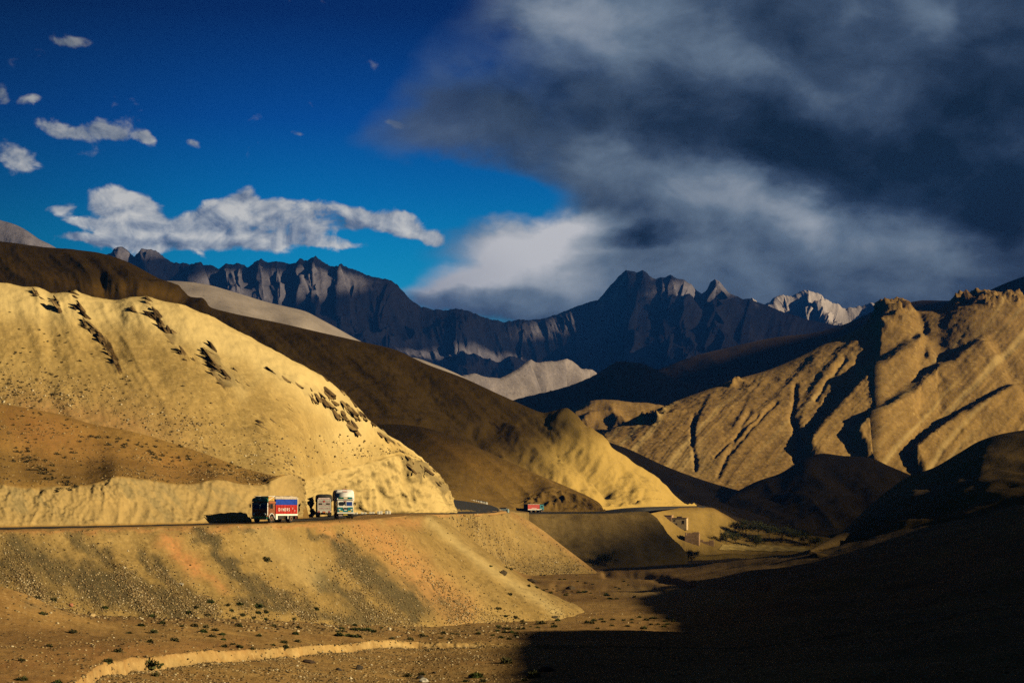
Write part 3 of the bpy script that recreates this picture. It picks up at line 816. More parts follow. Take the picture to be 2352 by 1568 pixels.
g_top = curve([(840, 974, 800), (900, 974, 790), (960, 979, 782), (1040, 1002, 775), (1130, 1042, 766), (1230, 1087, 756), (1320, 1125, 748), (1362, 1146, 743), (1380, 1160, 740), (1386, 1172, 738)])
g_cut = curve([(840, 1120, 690), (1040, 1135, 705), (1130, 1150, 716), (1190, 1156, 724), (1225, 1136, 735), (1260, 1128, 738), (1300, 1130, 740), (1340, 1143, 740), (1372, 1160, 738), (1384, 1174, 737)])
g_base = curve([(840, 1165, 650), (1040, 1152, 690), (1120, 1162, 706), (1190, 1171, 718), (1250, 1175, 725), (1330, 1175.5, 731), (1390, 1176, 736)])
S = loft('cut_spur', [shift(g_top, 60, -14), g_top, lerp(g_top, g_cut, 0.5, 0.02), g_cut, lerp(g_cut, g_base, 0.5), g_base, shift(g_base, -1, -3)], 2.3, back_rows=1)
slope = sstep(S.r, 1.0, 1.5) * (1 - sstep(S.r, 2.8, 3.0))
cut = sstep(S.r, 2.95, 3.2) * (1 - sstep(S.r, 4.7, 5)) * sstep(S.px, 1150, 1220)
disp = slope * (2.5 * fbm(S.P, 1 / 60, 4, seed=9) - 1.6 * np.abs(perlin((S.px - 1.3 * S.py) / 70, S.v / 150, 2)) + 0.3 * fbm(S.P, 1 / 4, 3, seed=3)) + cut * (0.9 * ridged(S.P, 1 / 5, 5, 0.6) - 0.5 + 0.5 * fbm(S.P, 1 / 2, 3))
displace(S, disp)
S.mask[..., 1] = slope * np.clip(0.55 * spot(S, 1000, 1010, 110, 30, 20, 15) + 0.4 * spot(S, 1080, 1060, 120, 30, 25, 15), 0, 1)
S.mask[..., 0] = cut * 0.32
ground(S, M_brown, 'cut_spur')
SPUR = S

# slope below the far road, shelf for the far road
t_top = curve([(1150, 1182, 700), (1190, 1180, 712), (1250, 1179.5, 717), (1330, 1179, 722), (1400, 1178.5, 728), (1450, 1175, 742), (1485, 1174.5, 752), (1500, 1182, 754)])
t_toe = curve([(1150, 1300, 660), (1250, 1300, 670), (1370, 1300, 682), (1460, 1297, 690), (1520, 1290, 702), (1580, 1276, 716)])
S = loft('dark_embankment', [shift(t_top, 9, 0.05), t_top, lerp(t_top, t_toe, 0.5, 0.02), t_toe, shift(t_toe, -6, -4)], 2.6, back_rows=1)
body = sstep(S.r, 1.0, 1.3)
displace(S, body * (1.2 * fbm(S.P, 1 / 18, 4, seed=1) + 0.8 * perlin(S.u / 6, S.v / 70, 1) + 0.2 * fbm(S.P, 1 / 3, 2)))
S.mask[..., 2] = body * 0.4 * seg(S, [(1460, 1285 - 85), (1500, 1225), (1530, 1260)], 9, 5)
ground(S, M_bank, 'embankment')
EMB3 = S

h_top = curve([(1380, 1180, 800), (1430, 1172.5, 860), (1480, 1168, 915), (1540, 1165.5, 960), (1600, 1164, 985), (1632, 1165, 1000), (1660, 1178, 1003), (1700, 1200, 995), (1740, 1214, 985), (1790, 1222, 975), (1920, 1236, 960)])
h_toe = curve([(1380, 1290, 740), (1500, 1280, 800), (1600, 1274, 840), (1700, 1272, 860), (1800, 1272, 880), (1930, 1276, 890)])
S = loft('house_slope', [shift(h_top, 14, 0.1), h_top, lerp(h_top, h_toe, 0.45, 0.05), lerp(h_top, h_toe, 0.75, 0.06), h_toe, shift(h_toe, -10, -5)], 2.6, back_rows=1)
body = sstep(S.r, 1.0, 1.3)
displace(S, body * (1.0 * fbm(S.P, 1 / 20, 4, seed=1) + 0.3 * fbm(S.P, 1 / 4, 3)))
S.mask[..., 3] = 0.45 * body
ground(S, M_brown, 'house_slope')
HSLOPE = S

# ------------------------------------------------------------------ right side
p_top = curve([(1340, 1022, 1540), (1380, 1001), (1450, 971), (1540, 926), (1620, 896), (1690, 871), (1760, 851), (1830, 821), (1890, 791), (1960, 760), (1995, 738), (2012, 722), (2022, 704), (2040, 698, 1790), (2065, 700), (2110, 716), (2150, 711), (2190, 690), (2250, 672), (2310, 676), (2370, 692), (2480, 720, 1840)])
p_base = curve([(1340, 1060, 1330), (1450, 1100, 1330), (1600, 1135, 1335), (1700, 1150, 1340), (1900, 1160, 1365), (2200, 1160, 1365), (2480, 1160, 1330)])
S = loft('tawny_hill', [shift(p_top, 260, -90), shift(p_top, 50, -4), p_top, lerp(p_top, p_base, 0.33, -0.015), lerp(p_top, p_base, 0.66, 0.01), p_base, shift(p_base, -40, -15)], 2.3, back_rows=2)
slope = sstep(S.r, 2.0, 2.5) * (1 - sstep(S.r, 4.7, 5.0))
disp = np.zeros_like(S.r)


def spur(S, pts, A, wl, wr, fade=(0.10, 0.9)):
    best, sd, al = seg(S, pts, 1, signed=True)
    # px side: positive = to the left of travel when going down in the picture
    env = sstep(al, 0, fade[0]) * (1 - sstep(al, fade[1], 1.0))
    inside = (best < 400)
    left = np.where(sd > 0, np.clip(1 - sd / wr, 0, 1) ** 1.3, sstep(sd, -wl, 0))
    return 0.40 * (A if A > 25 else A * 0.45) * left * env * inside


jit = fbm(np.stack([S.px, S.py, 0 * S.px], -1), 1 / 70, 5, 0.6, seed=2) * 7
for S_ in (S,):
    keep = S_.px.copy(); S_.px = S_.px + jit
    for pts, A, wl, wr in [
        ([(2150, 780), (2085, 820), (2015, 875), (1930, 965), (1840, 1075)], 27, 44, 170),
        ([(2290, 790), (2220, 835), (2130, 905), (2045, 975), (1950, 1055)], 27, 42, 170),
        ([(2350, 900), (2270, 950), (2180, 1010), (2080, 1085)], 25.5, 34, 150),
        ([(2030, 705), (2060, 745), (2100, 775)], 12, 40, 60),
        ([(1990, 770), (1930, 820), (1880, 890), (1845, 960), (1835, 1040)], 13, 22, 60),
        ([(1900, 800), (1800, 900), (1700, 1010), (1620, 1070)], 7, 16, 70),
        ([(1960, 850), (1900, 920), (1860, 1000)], 8, 16, 40),
        ([(1640, 905), (1600, 980), (1590, 1060)], 8, 12, 60),
        ([(1560, 925), (1500, 980), (1450, 1010)], 6, 12, 40),
        ([(1480, 955), (1420, 990), (1380, 1010)], 14, 22, 60),
        ([(1760, 860), (1720, 930), (1680, 1000)], 5, 10, 50),
    ]:
        disp = disp + spur(S_, pts, A, wl, wr)
    for pts, w, a in [([(1830, 890), (1818, 960), (1830, 1030), (1826, 1060)], 6, -5), ([(1592, 960), (1590, 1020), (1600, 1075)], 5, -4), ([(1740, 960), (1640, 1050)], 4, -3), ([(1780, 930), (1680, 1040)], 4, -2.5), ([(1720, 950), (1650, 1090)], 5, -3), ([(2110, 720), (2130, 780), (2120, 830)], 10, -5), ([(1940, 830), (1870, 920)], 5, -4), ([(2000, 800), (1900, 920), (1850, 1000)], 6, -4)]:
        disp = disp + 0.5 * a * seg(S_, pts, w, 0)
    S_.px = keep
shear(S, -0.9)
wu = (S.px + 0.9 * S.py) / 3.2 + 6 * fbm(S.P, 1 / 160, 3, seed=5)
disp = disp * sstep(S.r, 2.0, 2.25) + slope * (4 * fbm(S.P, 1 / 260, 3, seed=9) - 1.3 * np.abs(perlin(wu / 9, S.w / 500, 2)) - 0.7 * np.abs(perlin(wu / 3.4, S.w / 300, 7)) - 0.4 * np.abs(perlin(wu / 1.3, S.w / 200, 3)) - 0.4 * (ridged(np.stack([S.q / 75 + 0.35 * fbm(S.P, 1 / 120, 3, seed=4), S.w / 420, 0 * S.q + 5], -1), 1.0, 6, 0.55, seed=3) - 0.5) + 0.8 * fbm(S.P, 1 / 6, 3) + 1.0 * fbm(S.P, 1 / 20, 4, seed=3))
peak = spot(S, 2055, 715, 45, 26, 0, 10) + spot(S, 2230, 690, 60, 14, 10, 10) + 0.8 * spot(S, 1700, 885, 20, 8, 10, 6) + spot(S, 1500, 968, 40, 10, -20, 8) + 0.8 * spot(S, 2330, 690, 60, 12, 10, 10)
disp = disp + peak * (7 * ridged(S.P, 1 / 24, 6, 0.6, seed=4) - 3)
displace(S, disp)
S.mask[..., 0] = np.clip(0.75 * peak * sstep(fbm(S.P, 1 / 25, 3, seed=8), -0.15, 0.3), 0, 1)
S.mask[..., 2] = slope * np.clip(0.30 * sstep(fbm(np.stack([wu, S.v * 0.1, S.v * 0], -1), 1 / 14, 4, seed=3), 0.0, 0.5), 0, 1)
S.mask[..., 3] = slope * np.clip(0.55 * sstep(perlin(wu / 6, S.v / 300, 11), 0.05, 0.5) + 0.3 * spot(S, 1590, 1060, 60, 40), 0, 1)
ground(S, M_right, 'tawny_hill')
TAWNY = S


def simple(name, top, base, mat, step=2.8, back=(200, -60), lean=0.0, amp=None, freq=1 / 100, rid=0.0, mids=(0.33, 0.66), sag=0.01, seed=0.0, crestrough=0.0, ribs=0.0, ribw=20.0, ramp=1.7):
    S = loft(name, [shift(top, *back), top] + [lerp(top, base, w, sag) for w in mids] + [base, shift(base, -20, -25)], step, back_rows=1)
    n = len(mids) + 2
    sl_ = 0.03 * (S.r > 0.2) + 0.97 * sstep(S.r, 1.0, ramp)
    shear(S, lean)
    d = (amp or 0) * fbm(S.P, freq, 5, 0.55, seed=seed) * sl_
    if rid:
        q = np.stack([S.u, S.v * 0.45, S.P[..., 1] * 0.2], -1) + (0.25 / freq) * fbm(S.P, freq * 0.8, 3, seed=seed)[..., None]
        d = d + rid * (ridged(q, freq, 6, 0.55, seed=seed) - 1.7) * sl_
    if ribs:
        d = d - ribs * np.abs(perlin(S.q / ribw + fbm(S.P, freq, 2), S.w / (ribw * 12), seed)) * sstep(S.r, 1.0, min(1.6, ramp))
    displace(S, d)
    if crestrough:
        cr = np.exp(-((S.r - 1.0) / 0.22) ** 2)
        m_ = S.P[..., 1] / F
        jag = 0
        for k_, (wv_, am_) in enumerate(((26, 1.0), (11, 0.7), (5, 0.45))):
            jag = jag + am_ * (1 - 2.2 * np.abs(perlin(S.px / wv_, S.py / (wv_ * 1.5), seed + k_ * 3.3)))
        displace(S, cr * m_ * crestrough * 0.22 * (jag - 1.0), True)
        d2 = 0
        for k_, (wv_, am_) in enumerate(((30, 1.0), (13, 0.55), (6, 0.3))):
            d2 = d2 + am_ * np.abs(perlin((S.px + lean * 0 + 0.35 * S.py * math.copysign(1, math.sin(seed))) / wv_, S.py / (wv_ * 3.2), seed + k_ * 7.7))
        displace(S, -m_ * crestrough * 0.75 * d2 * sstep(S.r, 0.95, 1.3))
    ground(S, mat, name)
    return S


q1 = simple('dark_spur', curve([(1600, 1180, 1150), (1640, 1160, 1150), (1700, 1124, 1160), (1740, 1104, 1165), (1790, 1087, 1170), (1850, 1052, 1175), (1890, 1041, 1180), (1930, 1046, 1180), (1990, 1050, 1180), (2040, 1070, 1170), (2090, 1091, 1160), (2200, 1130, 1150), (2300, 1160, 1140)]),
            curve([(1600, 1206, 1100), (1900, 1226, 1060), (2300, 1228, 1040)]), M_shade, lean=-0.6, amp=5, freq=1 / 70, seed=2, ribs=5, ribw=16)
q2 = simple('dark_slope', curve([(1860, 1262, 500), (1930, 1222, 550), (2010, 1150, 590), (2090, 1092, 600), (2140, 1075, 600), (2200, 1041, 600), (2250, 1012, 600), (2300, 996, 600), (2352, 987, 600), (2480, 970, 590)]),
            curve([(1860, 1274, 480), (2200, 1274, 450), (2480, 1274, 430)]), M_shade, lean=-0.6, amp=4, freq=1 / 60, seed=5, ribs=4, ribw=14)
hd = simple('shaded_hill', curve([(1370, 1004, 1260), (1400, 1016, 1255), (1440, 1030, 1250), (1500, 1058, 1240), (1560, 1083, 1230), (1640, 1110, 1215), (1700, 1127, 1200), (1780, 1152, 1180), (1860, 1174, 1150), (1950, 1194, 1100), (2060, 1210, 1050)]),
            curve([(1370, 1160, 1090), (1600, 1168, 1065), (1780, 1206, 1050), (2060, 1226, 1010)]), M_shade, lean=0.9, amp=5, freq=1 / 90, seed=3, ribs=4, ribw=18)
p2 = simple('crumbled_ridge', curve([(1260, 985, 2050), (1300, 950, 2060), (1330, 935, 2060), (1352, 922, 2060), (1370, 918, 2060), (1400, 917, 2060), (1440, 922, 2060), (1490, 925, 2060), (1540, 935, 2060), (1600, 960, 2060)]),
            curve([(1260, 1040, 1900), (1600, 1040, 1880)]), M_right, amp=6, freq=1 / 90, seed=7, rid=8, crestrough=5, ribs=5, ribw=25)
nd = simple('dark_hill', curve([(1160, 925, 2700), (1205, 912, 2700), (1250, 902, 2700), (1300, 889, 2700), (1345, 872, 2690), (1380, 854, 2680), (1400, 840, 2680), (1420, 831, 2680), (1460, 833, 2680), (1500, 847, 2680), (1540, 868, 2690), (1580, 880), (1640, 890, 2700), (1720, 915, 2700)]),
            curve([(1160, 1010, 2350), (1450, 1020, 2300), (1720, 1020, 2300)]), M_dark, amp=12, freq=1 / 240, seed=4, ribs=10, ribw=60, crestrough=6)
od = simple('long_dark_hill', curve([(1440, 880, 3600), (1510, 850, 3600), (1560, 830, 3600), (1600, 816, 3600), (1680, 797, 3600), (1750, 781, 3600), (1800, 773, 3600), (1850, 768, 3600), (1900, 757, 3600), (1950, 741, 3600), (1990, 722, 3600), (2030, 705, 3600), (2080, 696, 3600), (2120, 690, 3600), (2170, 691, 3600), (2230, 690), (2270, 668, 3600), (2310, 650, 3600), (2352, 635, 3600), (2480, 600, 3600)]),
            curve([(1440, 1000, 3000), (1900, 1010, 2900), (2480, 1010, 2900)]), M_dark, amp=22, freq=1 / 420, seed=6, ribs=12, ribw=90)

# ------------------------------------------------------------------ far ranges
ig = simple('grey_hill', curve([(250, 700, 2850), (330, 655, 2850), (385, 646, 2850), (430, 648, 2850), (480, 655, 2850), (520, 666, 2850), (570, 681, 2850), (620, 696, 2850), (660, 705, 2850), (700, 715, 2850), (740, 735, 2850), (780, 757, 2850), (830, 785, 2850), (900, 818, 2850), (950, 822, 2850), (1000, 838, 2850), (1045, 857, 2850), (1100, 885, 2850)]),
            curve([(250, 960, 2250), (700, 970, 2250), (1100, 980, 2250)]), M_grey, lean=0.8, amp=20, freq=1 / 400, seed=3, ribs=10, ribw=60)
jl = simple('lit_peak', curve([(1030, 870, 3320), (1060, 862, 3350), (1090, 856, 3380), (1120, 864, 3410), (1145, 866, 3435), (1180, 850, 3470), (1205, 832, 3495), (1220, 825, 3510), (1235, 831, 3525), (1255, 828, 3545), (1280, 827, 3570), (1302, 823, 3592), (1322, 832, 3612), (1340, 846, 3630), (1356, 846, 3646), (1372, 856, 3662), (1420, 880, 3710)]),
            curve([(1030, 960, 2850), (1200, 970, 2950), (1420, 970, 3200)]), M_lilac, step=2.2, amp=14, freq=1 / 260, lean=-0.7, rid=34, seed=8, ramp=1.22, ribs=45, ribw=38, crestrough=8)
mg = simple('grey_scarp', curve([(-120, 455, 4200), (-50, 478, 4200), (0, 503, 4200), (30, 512, 4200), (60, 527, 4200), (90, 548, 4200), (115, 560, 4200), (140, 574, 4200), (200, 610, 4200)]),
            curve([(-120, 700, 3700), (200, 720, 3700)]), M_far, amp=20, freq=1 / 300, rid=40, seed=4, ribs=25, ribw=80)
kl_pts = [(180, 610), (230, 590), (256, 584), (268, 570), (282, 567), (296, 578), (310, 592), (318, 582), (326, 573), (345, 570), (362, 578), (378, 592), (400, 603), (430, 606), (460, 604), (464, 600), (468, 608), (490, 612), (505, 617), (520, 607), (545, 606), (562, 609), (570, 616), (585, 602), (600, 595), (616, 602), (640, 601), (660, 606), (678, 606), (690, 594), (700, 600), (712, 594), (726, 590), (742, 600), (760, 612), (778, 612), (784, 606), (800, 616), (824, 622), (850, 634), (880, 637), (900, 642), (916, 655), (930, 672), (946, 689), (968, 703), (990, 710), (1020, 712), (1046, 707), (1062, 710), (1085, 718), (1105, 727), (1130, 734), (1160, 737), (1200, 733), (1240, 736), (1270, 727), (1310, 714)]
k_left = simple('left_range', curve([(p[0], p[1], 7000) for p in kl_pts], True), curve([(180, 850, 5600), (700, 860, 5600), (1310, 880, 5600)]), M_far, step=2.0, back=(900, -400), amp=30, freq=1 / 700, rid=70, seed=5, crestrough=16, ribs=50, ribw=130, mids=(0.25, 0.5, 0.75))
kr_pts = [(1080, 752), (1130, 742), (1180, 737), (1240, 735), (1262, 728), (1285, 720), (1310, 708), (1340, 697), (1372, 687), (1390, 668), (1405, 650), (1420, 634), (1436, 620), (1450, 621), (1462, 626), (1474, 620), (1484, 624), (1494, 636), (1505, 640), (1516, 634), (1526, 636), (1540, 630), (1556, 640), (1572, 642), (1588, 652), (1600, 666), (1612, 674), (1622, 666), (1630, 648), (1640, 640), (1652, 644), (1664, 660), (1674, 672), (1690, 679), (1704, 686), (1720, 684), (1734, 692), (1750, 697), (1770, 704), (1800, 715), (1860, 735), (1920, 745), (2060, 760)]
k_right = simple('right_massif', curve([(p[0], p[1], 7600) for p in kr_pts], True), curve([(1080, 880, 6000), (1500, 890, 5900), (2060, 900, 6000)]), M_far, step=2.0, back=(900, -400), amp=30, freq=1 / 600, rid=80, seed=9, crestrough=9, ribs=60, ribw=140, mids=(0.25, 0.5, 0.75))
lf_pts = [(1680, 720), (1712, 694), (1726, 684), (1738, 692), (1752, 702), (1768, 694), (1782, 682), (1800, 676), (1818, 678), (1832, 674), (1846, 668), (1856, 667), (1872, 674), (1888, 676), (1900, 684), (1914, 694), (1930, 700), (1942, 706), (1960, 706), (1985, 700), (2000, 696), (2016, 697), (2040, 712), (2100, 730)]
l_far = simple('pale_far_peak', curve([(p[0], p[1], 9600) for p in lf_pts], True), curve([(1680, 800, 8300), (2100, 800, 8300)]), M_far, step=1.8, back=(900, -400), amp=30, freq=1 / 500, ramp=1.3, rid=90, seed=12, crestrough=16, ribs=80, ribw=120, mids=(0.33, 0.66))
l_far.mask[..., 3] = 0.55
l_far.obj.data.attributes['ground_mask'].data.foreach_set('color', l_far.mask.astype(np.float32).ravel())

for pts, w, a in [([(1440, 640), (1410, 680), (1380, 705)], 5, 0.9), ([(1500, 640), (1495, 660), (1485, 680)], 5, 1.0), ([(1395, 660), (1385, 690)], 4, 0.7), ([(1605, 668), (1612, 676)], 4, 1.0), ([(1730, 690), (1740, 700)], 4, 0.9)]:
    k_right.mask[..., 3] = np.maximum(k_right.mask[..., 3], a * seg(k_right, pts, w, 10) * sstep(fbm(k_right.P, 1 / 60, 3, seed=5), -0.2, 0.2))
k_right.obj.data.attributes['ground_mask'].data.foreach_set('color', k_right.mask.astype(np.float32).ravel())
# ------------------------------------------------------------------ the hill that closes the valley on the right, outside the picture
TAN = math.tan(SUN_EL)
SH = (math.sin(SUN_AZ), math.cos(SUN_AZ))
RX_Y = [-400, -100, 200, 500, 800, 1000, 1300, 1500]
RX_X = [120, 150, 200, 300, 420, 480, 560, 600]


def ridge_need(px, py, d=None):
    """where the sun's ray through a ground point crosses the ridge line, and how high"""
    if d is None:
        d = 250.0
        for _ in range(60):
            rx, rz = ray(px, py)
            d += 0.5 * (float(floor_z(rx * d, d)) / rz - d)
    P = at(px, py, d)
    t = 200.0
    for _ in range(40):
        y = P[1] + SH[1] * t
        t += 0.6 * ((np.interp(y, RX_Y, RX_X) - P[0]) / SH[0] - t)
    return P[1] + SH[1] * t, P[2] + TAN * t


RP = [(-400, 60), (-100, 60), (60, 56)]
for q in [(1375, 1568), (1350, 1520), (1325, 1480), (1318, 1447)]:
    RP.append(ridge_need(*q))
for q in [(1680, 1446), (1655, 1416), (1590, 1396), (1540, 1370), (1500, 1349)]:
    RP.append(ridge_need(*q))
for q in [(1600, 1340), (1660, 1338)]:
    RP.append(ridge_need(*q))
print('ridge', [(round(float(a)), round(float(b))) for a, b in RP])
RP = sorted(RP)
RP += [(RP[-1][0] + 30, 52), (700, 62), (1000, 78), (1500, 70)]
yy = np.concatenate([np.arange(-400, 100, 12), np.arange(100, 460, 1.6), np.arange(460, 1500, 8)])
rz = np.interp(yy, [a for a, b in RP], [b for a, b in RP])
rxx = np.interp(yy, RX_Y, RX_X)
foot_x = np.maximum(0.30 * yy + 14, 30 + 0 * yy) * 0.55 + 0.45 * rxx
foot_x = np.minimum(foot_x, rxx - 60)
fx2 = np.maximum(0.262 * yy + 12, 34)
fz2 = floor_z(fx2, np.maximum(yy, 60)) - 4 - 14 * sstep(yy, 500, 900)
rows = []
top = np.stack([rxx, yy, rz], -1)
foot = np.stack([fx2, yy, fz2], -1)
back = np.stack([rxx + 160, yy, rz - 70], -1)
rows = np.stack([back, top, top * 0.6 + foot * 0.4 - np.array([0, 0, 4]), top * 0.25 + foot * 0.75 - np.array([0, 0, 3]), foot])
S = Patch(); S.name = 'right_hill'
S.P = pchip(np.arange(5), rows, np.linspace(0, 4, 70))
S.r = np.repeat(np.linspace(0, 4, 70)[:, None], len(yy), 1); S.t = S.r
finish(S)
off = sstep(np.abs(S.r - 1), 0.1, 0.6)
displace(S, off * (2.0 * fbm(S.P, 1 / 50, 4) + 0.5 * fbm(S.P, 1 / 10, 3)))
ground(S, M_right, 'right_hill')

# ------------------------------------------------------------------ unseen cloud sheets added towards the sun, outlined to throw shade on chosen hills
M_cloud = bpy.data.materials.new('shade_cloud_white')
M_cloud.use_nodes = True
M = NT(M_cloud.node_tree)
df = M.n('ShaderNodeBsdfDiffuse', {'Color': (0.75, 0.76, 0.78)})
M.n('ShaderNodeOutputMaterial', {0: df.outputs[0]})
M_thin = bpy.data.materials.new('shade_cloud_thin')
M_thin.use_nodes = True
M = NT(M_thin.node_tree)
df = M.n('ShaderNodeBsdfDiffuse', {'Color': (0.75, 0.76, 0.78)})
tr = M.n('ShaderNodeBsdfTransparent', {'Color': (1, 1, 1)})
mx = M.n('ShaderNodeMixShader', {0: 0.83, 1: tr.outputs[0], 2: df.outputs[0]})
M.n('ShaderNodeOutputMaterial', {0: mx.outputs[0]})
M_veil = M_thin.copy()
M_veil.name = 'shade_cloud_veil'
[n_ for n_ in M_veil.node_tree.nodes if n_.type == 'MIX_SHADER'][0].inputs[0].default_value = 0.955
M_far_veil = M_thin.copy()
M_far_veil.name = 'shade_cloud_far'
[n_ for n_ in M_far_veil.node_tree.nodes if n_.type == 'MIX_SHADER'][0].inputs[0].default_value = 0.94
HX, HY = SUNV.x / SUNV.z, SUNV.y / SUNV.z


def flat(P):
    P = np.asarray(P)
    return np.stack([P[..., 0] - P[..., 2] * HX, P[..., 1] - P[..., 2] * HY], -1)


def inside(poly, x, y):
    r = np.zeros(x.shape, bool)
    n = len(poly)
    for i in range(n):
        (x1, y1), (x2, y2) = poly[i], poly[(i + 1) % n]
        c = ((y1 > y) != (y2 > y)) & (x < (x2 - x1) * (y - y1) / (y2 - y1 + 1e-9) + x1)
        r ^= c
    return r


def cloud(poly, zc, cell, thick, mat, holes=(), ragged=0.35, label=''):
    px = [p[0] for p in poly]; py = [p[1] for p in poly]
    x = np.arange(min(px) - 3 * cell, max(px) + 3 * cell, cell); y = np.arange(min(py) - 3 * cell, max(py) + 3 * cell, cell)
    X, Y = np.meshgrid(x, y)
    m = inside(poly, X, Y).astype(float)
    for (hx, hy, ra, rb, rot) in holes:
        c, s_ = math.cos(rad(rot)), math.sin(rad(rot))
        u, v = (X - hx) * c + (Y - hy) * s_, -(X - hx) * s_ + (Y - hy) * c
        m = m * (1 - np.clip(2.2 * np.exp(-((u / ra) ** 2 + (v / rb) ** 2) * 0.9), 0, 1))
    for _ in range(2):
        q = np.pad(m, 1, mode='edge')
        m = (q[1:-1, 1:-1] * 2 + q[:-2, 1:-1] + q[2:, 1:-1] + q[1:-1, :-2] + q[1:-1, 2:]) / 6
    m = m + ragged * fbm(np.stack([X, Y, 0 * X], -1), 1 / (cell * 7), 4)
    keep = m > 0.5
    T = thick * np.sqrt(np.clip(m - 0.5, 0, 0.5)) * (1 + 0.8 * fbm(np.stack([X, Y, 0 * X], -1), 1 / (cell * 5), 4, seed=3))
    X2, Y2 = X + zc * HX, Y + zc * HY
    up = np.stack([X2, Y2, zc + np.maximum(T, 1) + 0 * X], -1)
    lo = np.stack([X2, Y2, zc - 0.25 * np.maximum(T, 1)], -1)
    ny, nx = X.shape
    idx = np.arange(ny * nx).reshape(ny, nx)
    f = keep[:-1, :-1] & keep[1:, :-1] & keep[1:, 1:] & keep[:-1, 1:]
    q = np.stack([idx[:-1, :-1], idx[:-1, 1:], idx[1:, 1:], idx[1:, :-1]], -1)[f]
    if mat in (M_thin, M_veil, M_far_veil):
        V = up.reshape(-1, 3); Fc = q
    else:
        V = np.concatenate([up.reshape(-1, 3), lo.reshape(-1, 3)]); Fc = np.concatenate([q, q[:, ::-1] + ny * nx])
    used = np.unique(Fc); remap = np.zeros(len(V), int); remap[used] = np.arange(len(used))
    me = bpy.data.meshes.new('shade_cloud')
    me.from_pydata(V[used].tolist(), [], remap[Fc].tolist())
    me.polygons.foreach_set('use_smooth', np.ones(len(me.polygons), bool))
    me.materials.append(mat)
    o = bpy.data.objects.new('shade_cloud', me)
    o['kind'] = 'structure'
    COL.objects.link(o)
    return o


cloud([(-1000, 520), (-120, 560), (-60, 680), (-25, 740), (0, 800), (20, 850), (-25, 960), (-55, 1060), (-110, 1200), (-500, 1700), (-1000, 1700)], 1260, 24, 8, M_thin)
cloud([(92, 330), (90, 578), (60, 602), (48, 640), (24, 685), (24, 735), (58, 800), (112, 850), (160, 930), (160, 1000), (90, 1062), (-40, 1120), (-140, 1190), (-140, 1330), (60, 1335), (110, 1325), (300, 1330), (900, 1330), (900, 330)], 1260, 18, 6, M_veil, ragged=0.12)
cloud([(-440, 2480), (-100, 2360), (300, 2330), (900, 2400), (900, 4350), (-150, 4350), (-360, 3950), (-420, 3700), (-440, 3000)], 2600, 60, 45, M_cloud, ragged=0.15)


def lit_hole(px, py, d, ra, rb, rot=0):
    q = flat(at(px, py, d))
    return (q[0], q[1], ra, rb, rot)


# holes shaped into the added sheet so the sun reaches faces of the ranges
HOLES = [lit_hole(610, 635, 6750, 190, 90, -20), lit_hole(690, 632, 6750, 190, 90, -20), lit_hole(760, 632, 6800, 160, 75, -20),
         lit_hole(1130, 775, 6500, 170, 50, 60), lit_hole(1270, 775, 6600, 130, 50, 10), lit_hole(1350, 745, 6900, 150, 55, -20), lit_hole(1648, 655, 7520, 90, 140, 0), lit_hole(280, 585, 6900, 80, 60, 0)]
cloud([(-4600, 5450), (-1500, 5300), (-700, 5000), (900, 4900), (900, 9300), (-1200, 9500), (-4600, 9400)], 2700, 60, 10, M_far_veil, HOLES, ragged=0.12)


# ------------------------------------------------------------------ the air
lo = min(float(p.P[..., 2].min()) for p in PATCHES.values()) - 1.0
hi = max(float(p.P[..., 2].max()) for p in PATCHES.values()) + 5.0
bm = bmesh.new()
hx0, hx1, hy0, hy1 = -6000.0, 7000.0, -1200.0, 14000.0
vv = [bm.verts.new((x, y, z)) for z in (lo, hi) for y in (hy0, hy1) for x in (hx0, hx1)]
for f in ((0, 2, 3, 1), (4, 5, 7, 6), (0, 1, 5, 4), (2, 6, 7, 3), (0, 4, 6, 2), (1, 3, 7, 5)):
    bm.faces.new([vv[i] for i in f])
me = bpy.data.meshes.new('haze')
bm.to_mesh(me); bm.free()
M_haze = bpy.data.materials.new('haze_air')
M_haze.use_nodes = True
M = NT(M_haze.node_tree)
pv = M.n('ShaderNodeVolumePrincipled', {'Color': (0.035, 0.24, 1.0), 'Density': 3.3e-5, 'Anisotropy': 0.0})
M.n('ShaderNodeOutputMaterial', {'Volume': pv.outputs[0]})
me.materials.append(M_haze)
o = bpy.data.objects.new('haze', me)
o['kind'] = 'stuff'
o['label'] = 'thin blue haze in the air of the valley'
COL.objects.link(o)
print('haze box', lo, hi)
# ------------------------------------------------------------------ road
from mathutils.bvhtree import BVHTree

near_pts = [(-90, 1220.5, 235), (0, 1218.5, 238), (250, 1212, 248), (500, 1205.5, 258), (675, 1200, 268), (800, 1195, 283), (880, 1189, 297), (940, 1184, 315), (962, 1183, 338), (1000, 1181.5, 371), (1040, 1180.8, 391), (1060, 1180.3, 414), (1090, 1179.6, 454), (1120, 1178.6, 509), (1165, 1174, 599)]
far_pts = [(-90, 1212.6, 245), (0, 1210.6, 248), (250, 1206.6, 257), (500, 1201, 268), (620, 1195.5, 278), (690, 1188.5, 314), (720, 1186.5, 338), (745, 1184.5, 355), (790, 1179.7, 377), (850, 1178.2, 383), (900, 1177.7, 388), (1000, 1177.8, 403), (1040, 1178.2, 424), (1080, 1177.5, 480), (1120, 1176, 540), (1165, 1171, 612)]
shelf_near, shelf_far = curve(near_pts), curve(far_pts)
S = loft('road_shelf', [shift(shelf_near, -0.8, -0.55), shelf_near, shelf_far, shift(shelf_far, 2.0, 0.15)], 4.0)
vs2 = np.concatenate([[0, 0.5], np.linspace(1, 2, 22), [2.5, 3]])
tt = np.linspace(0, 1, 380)
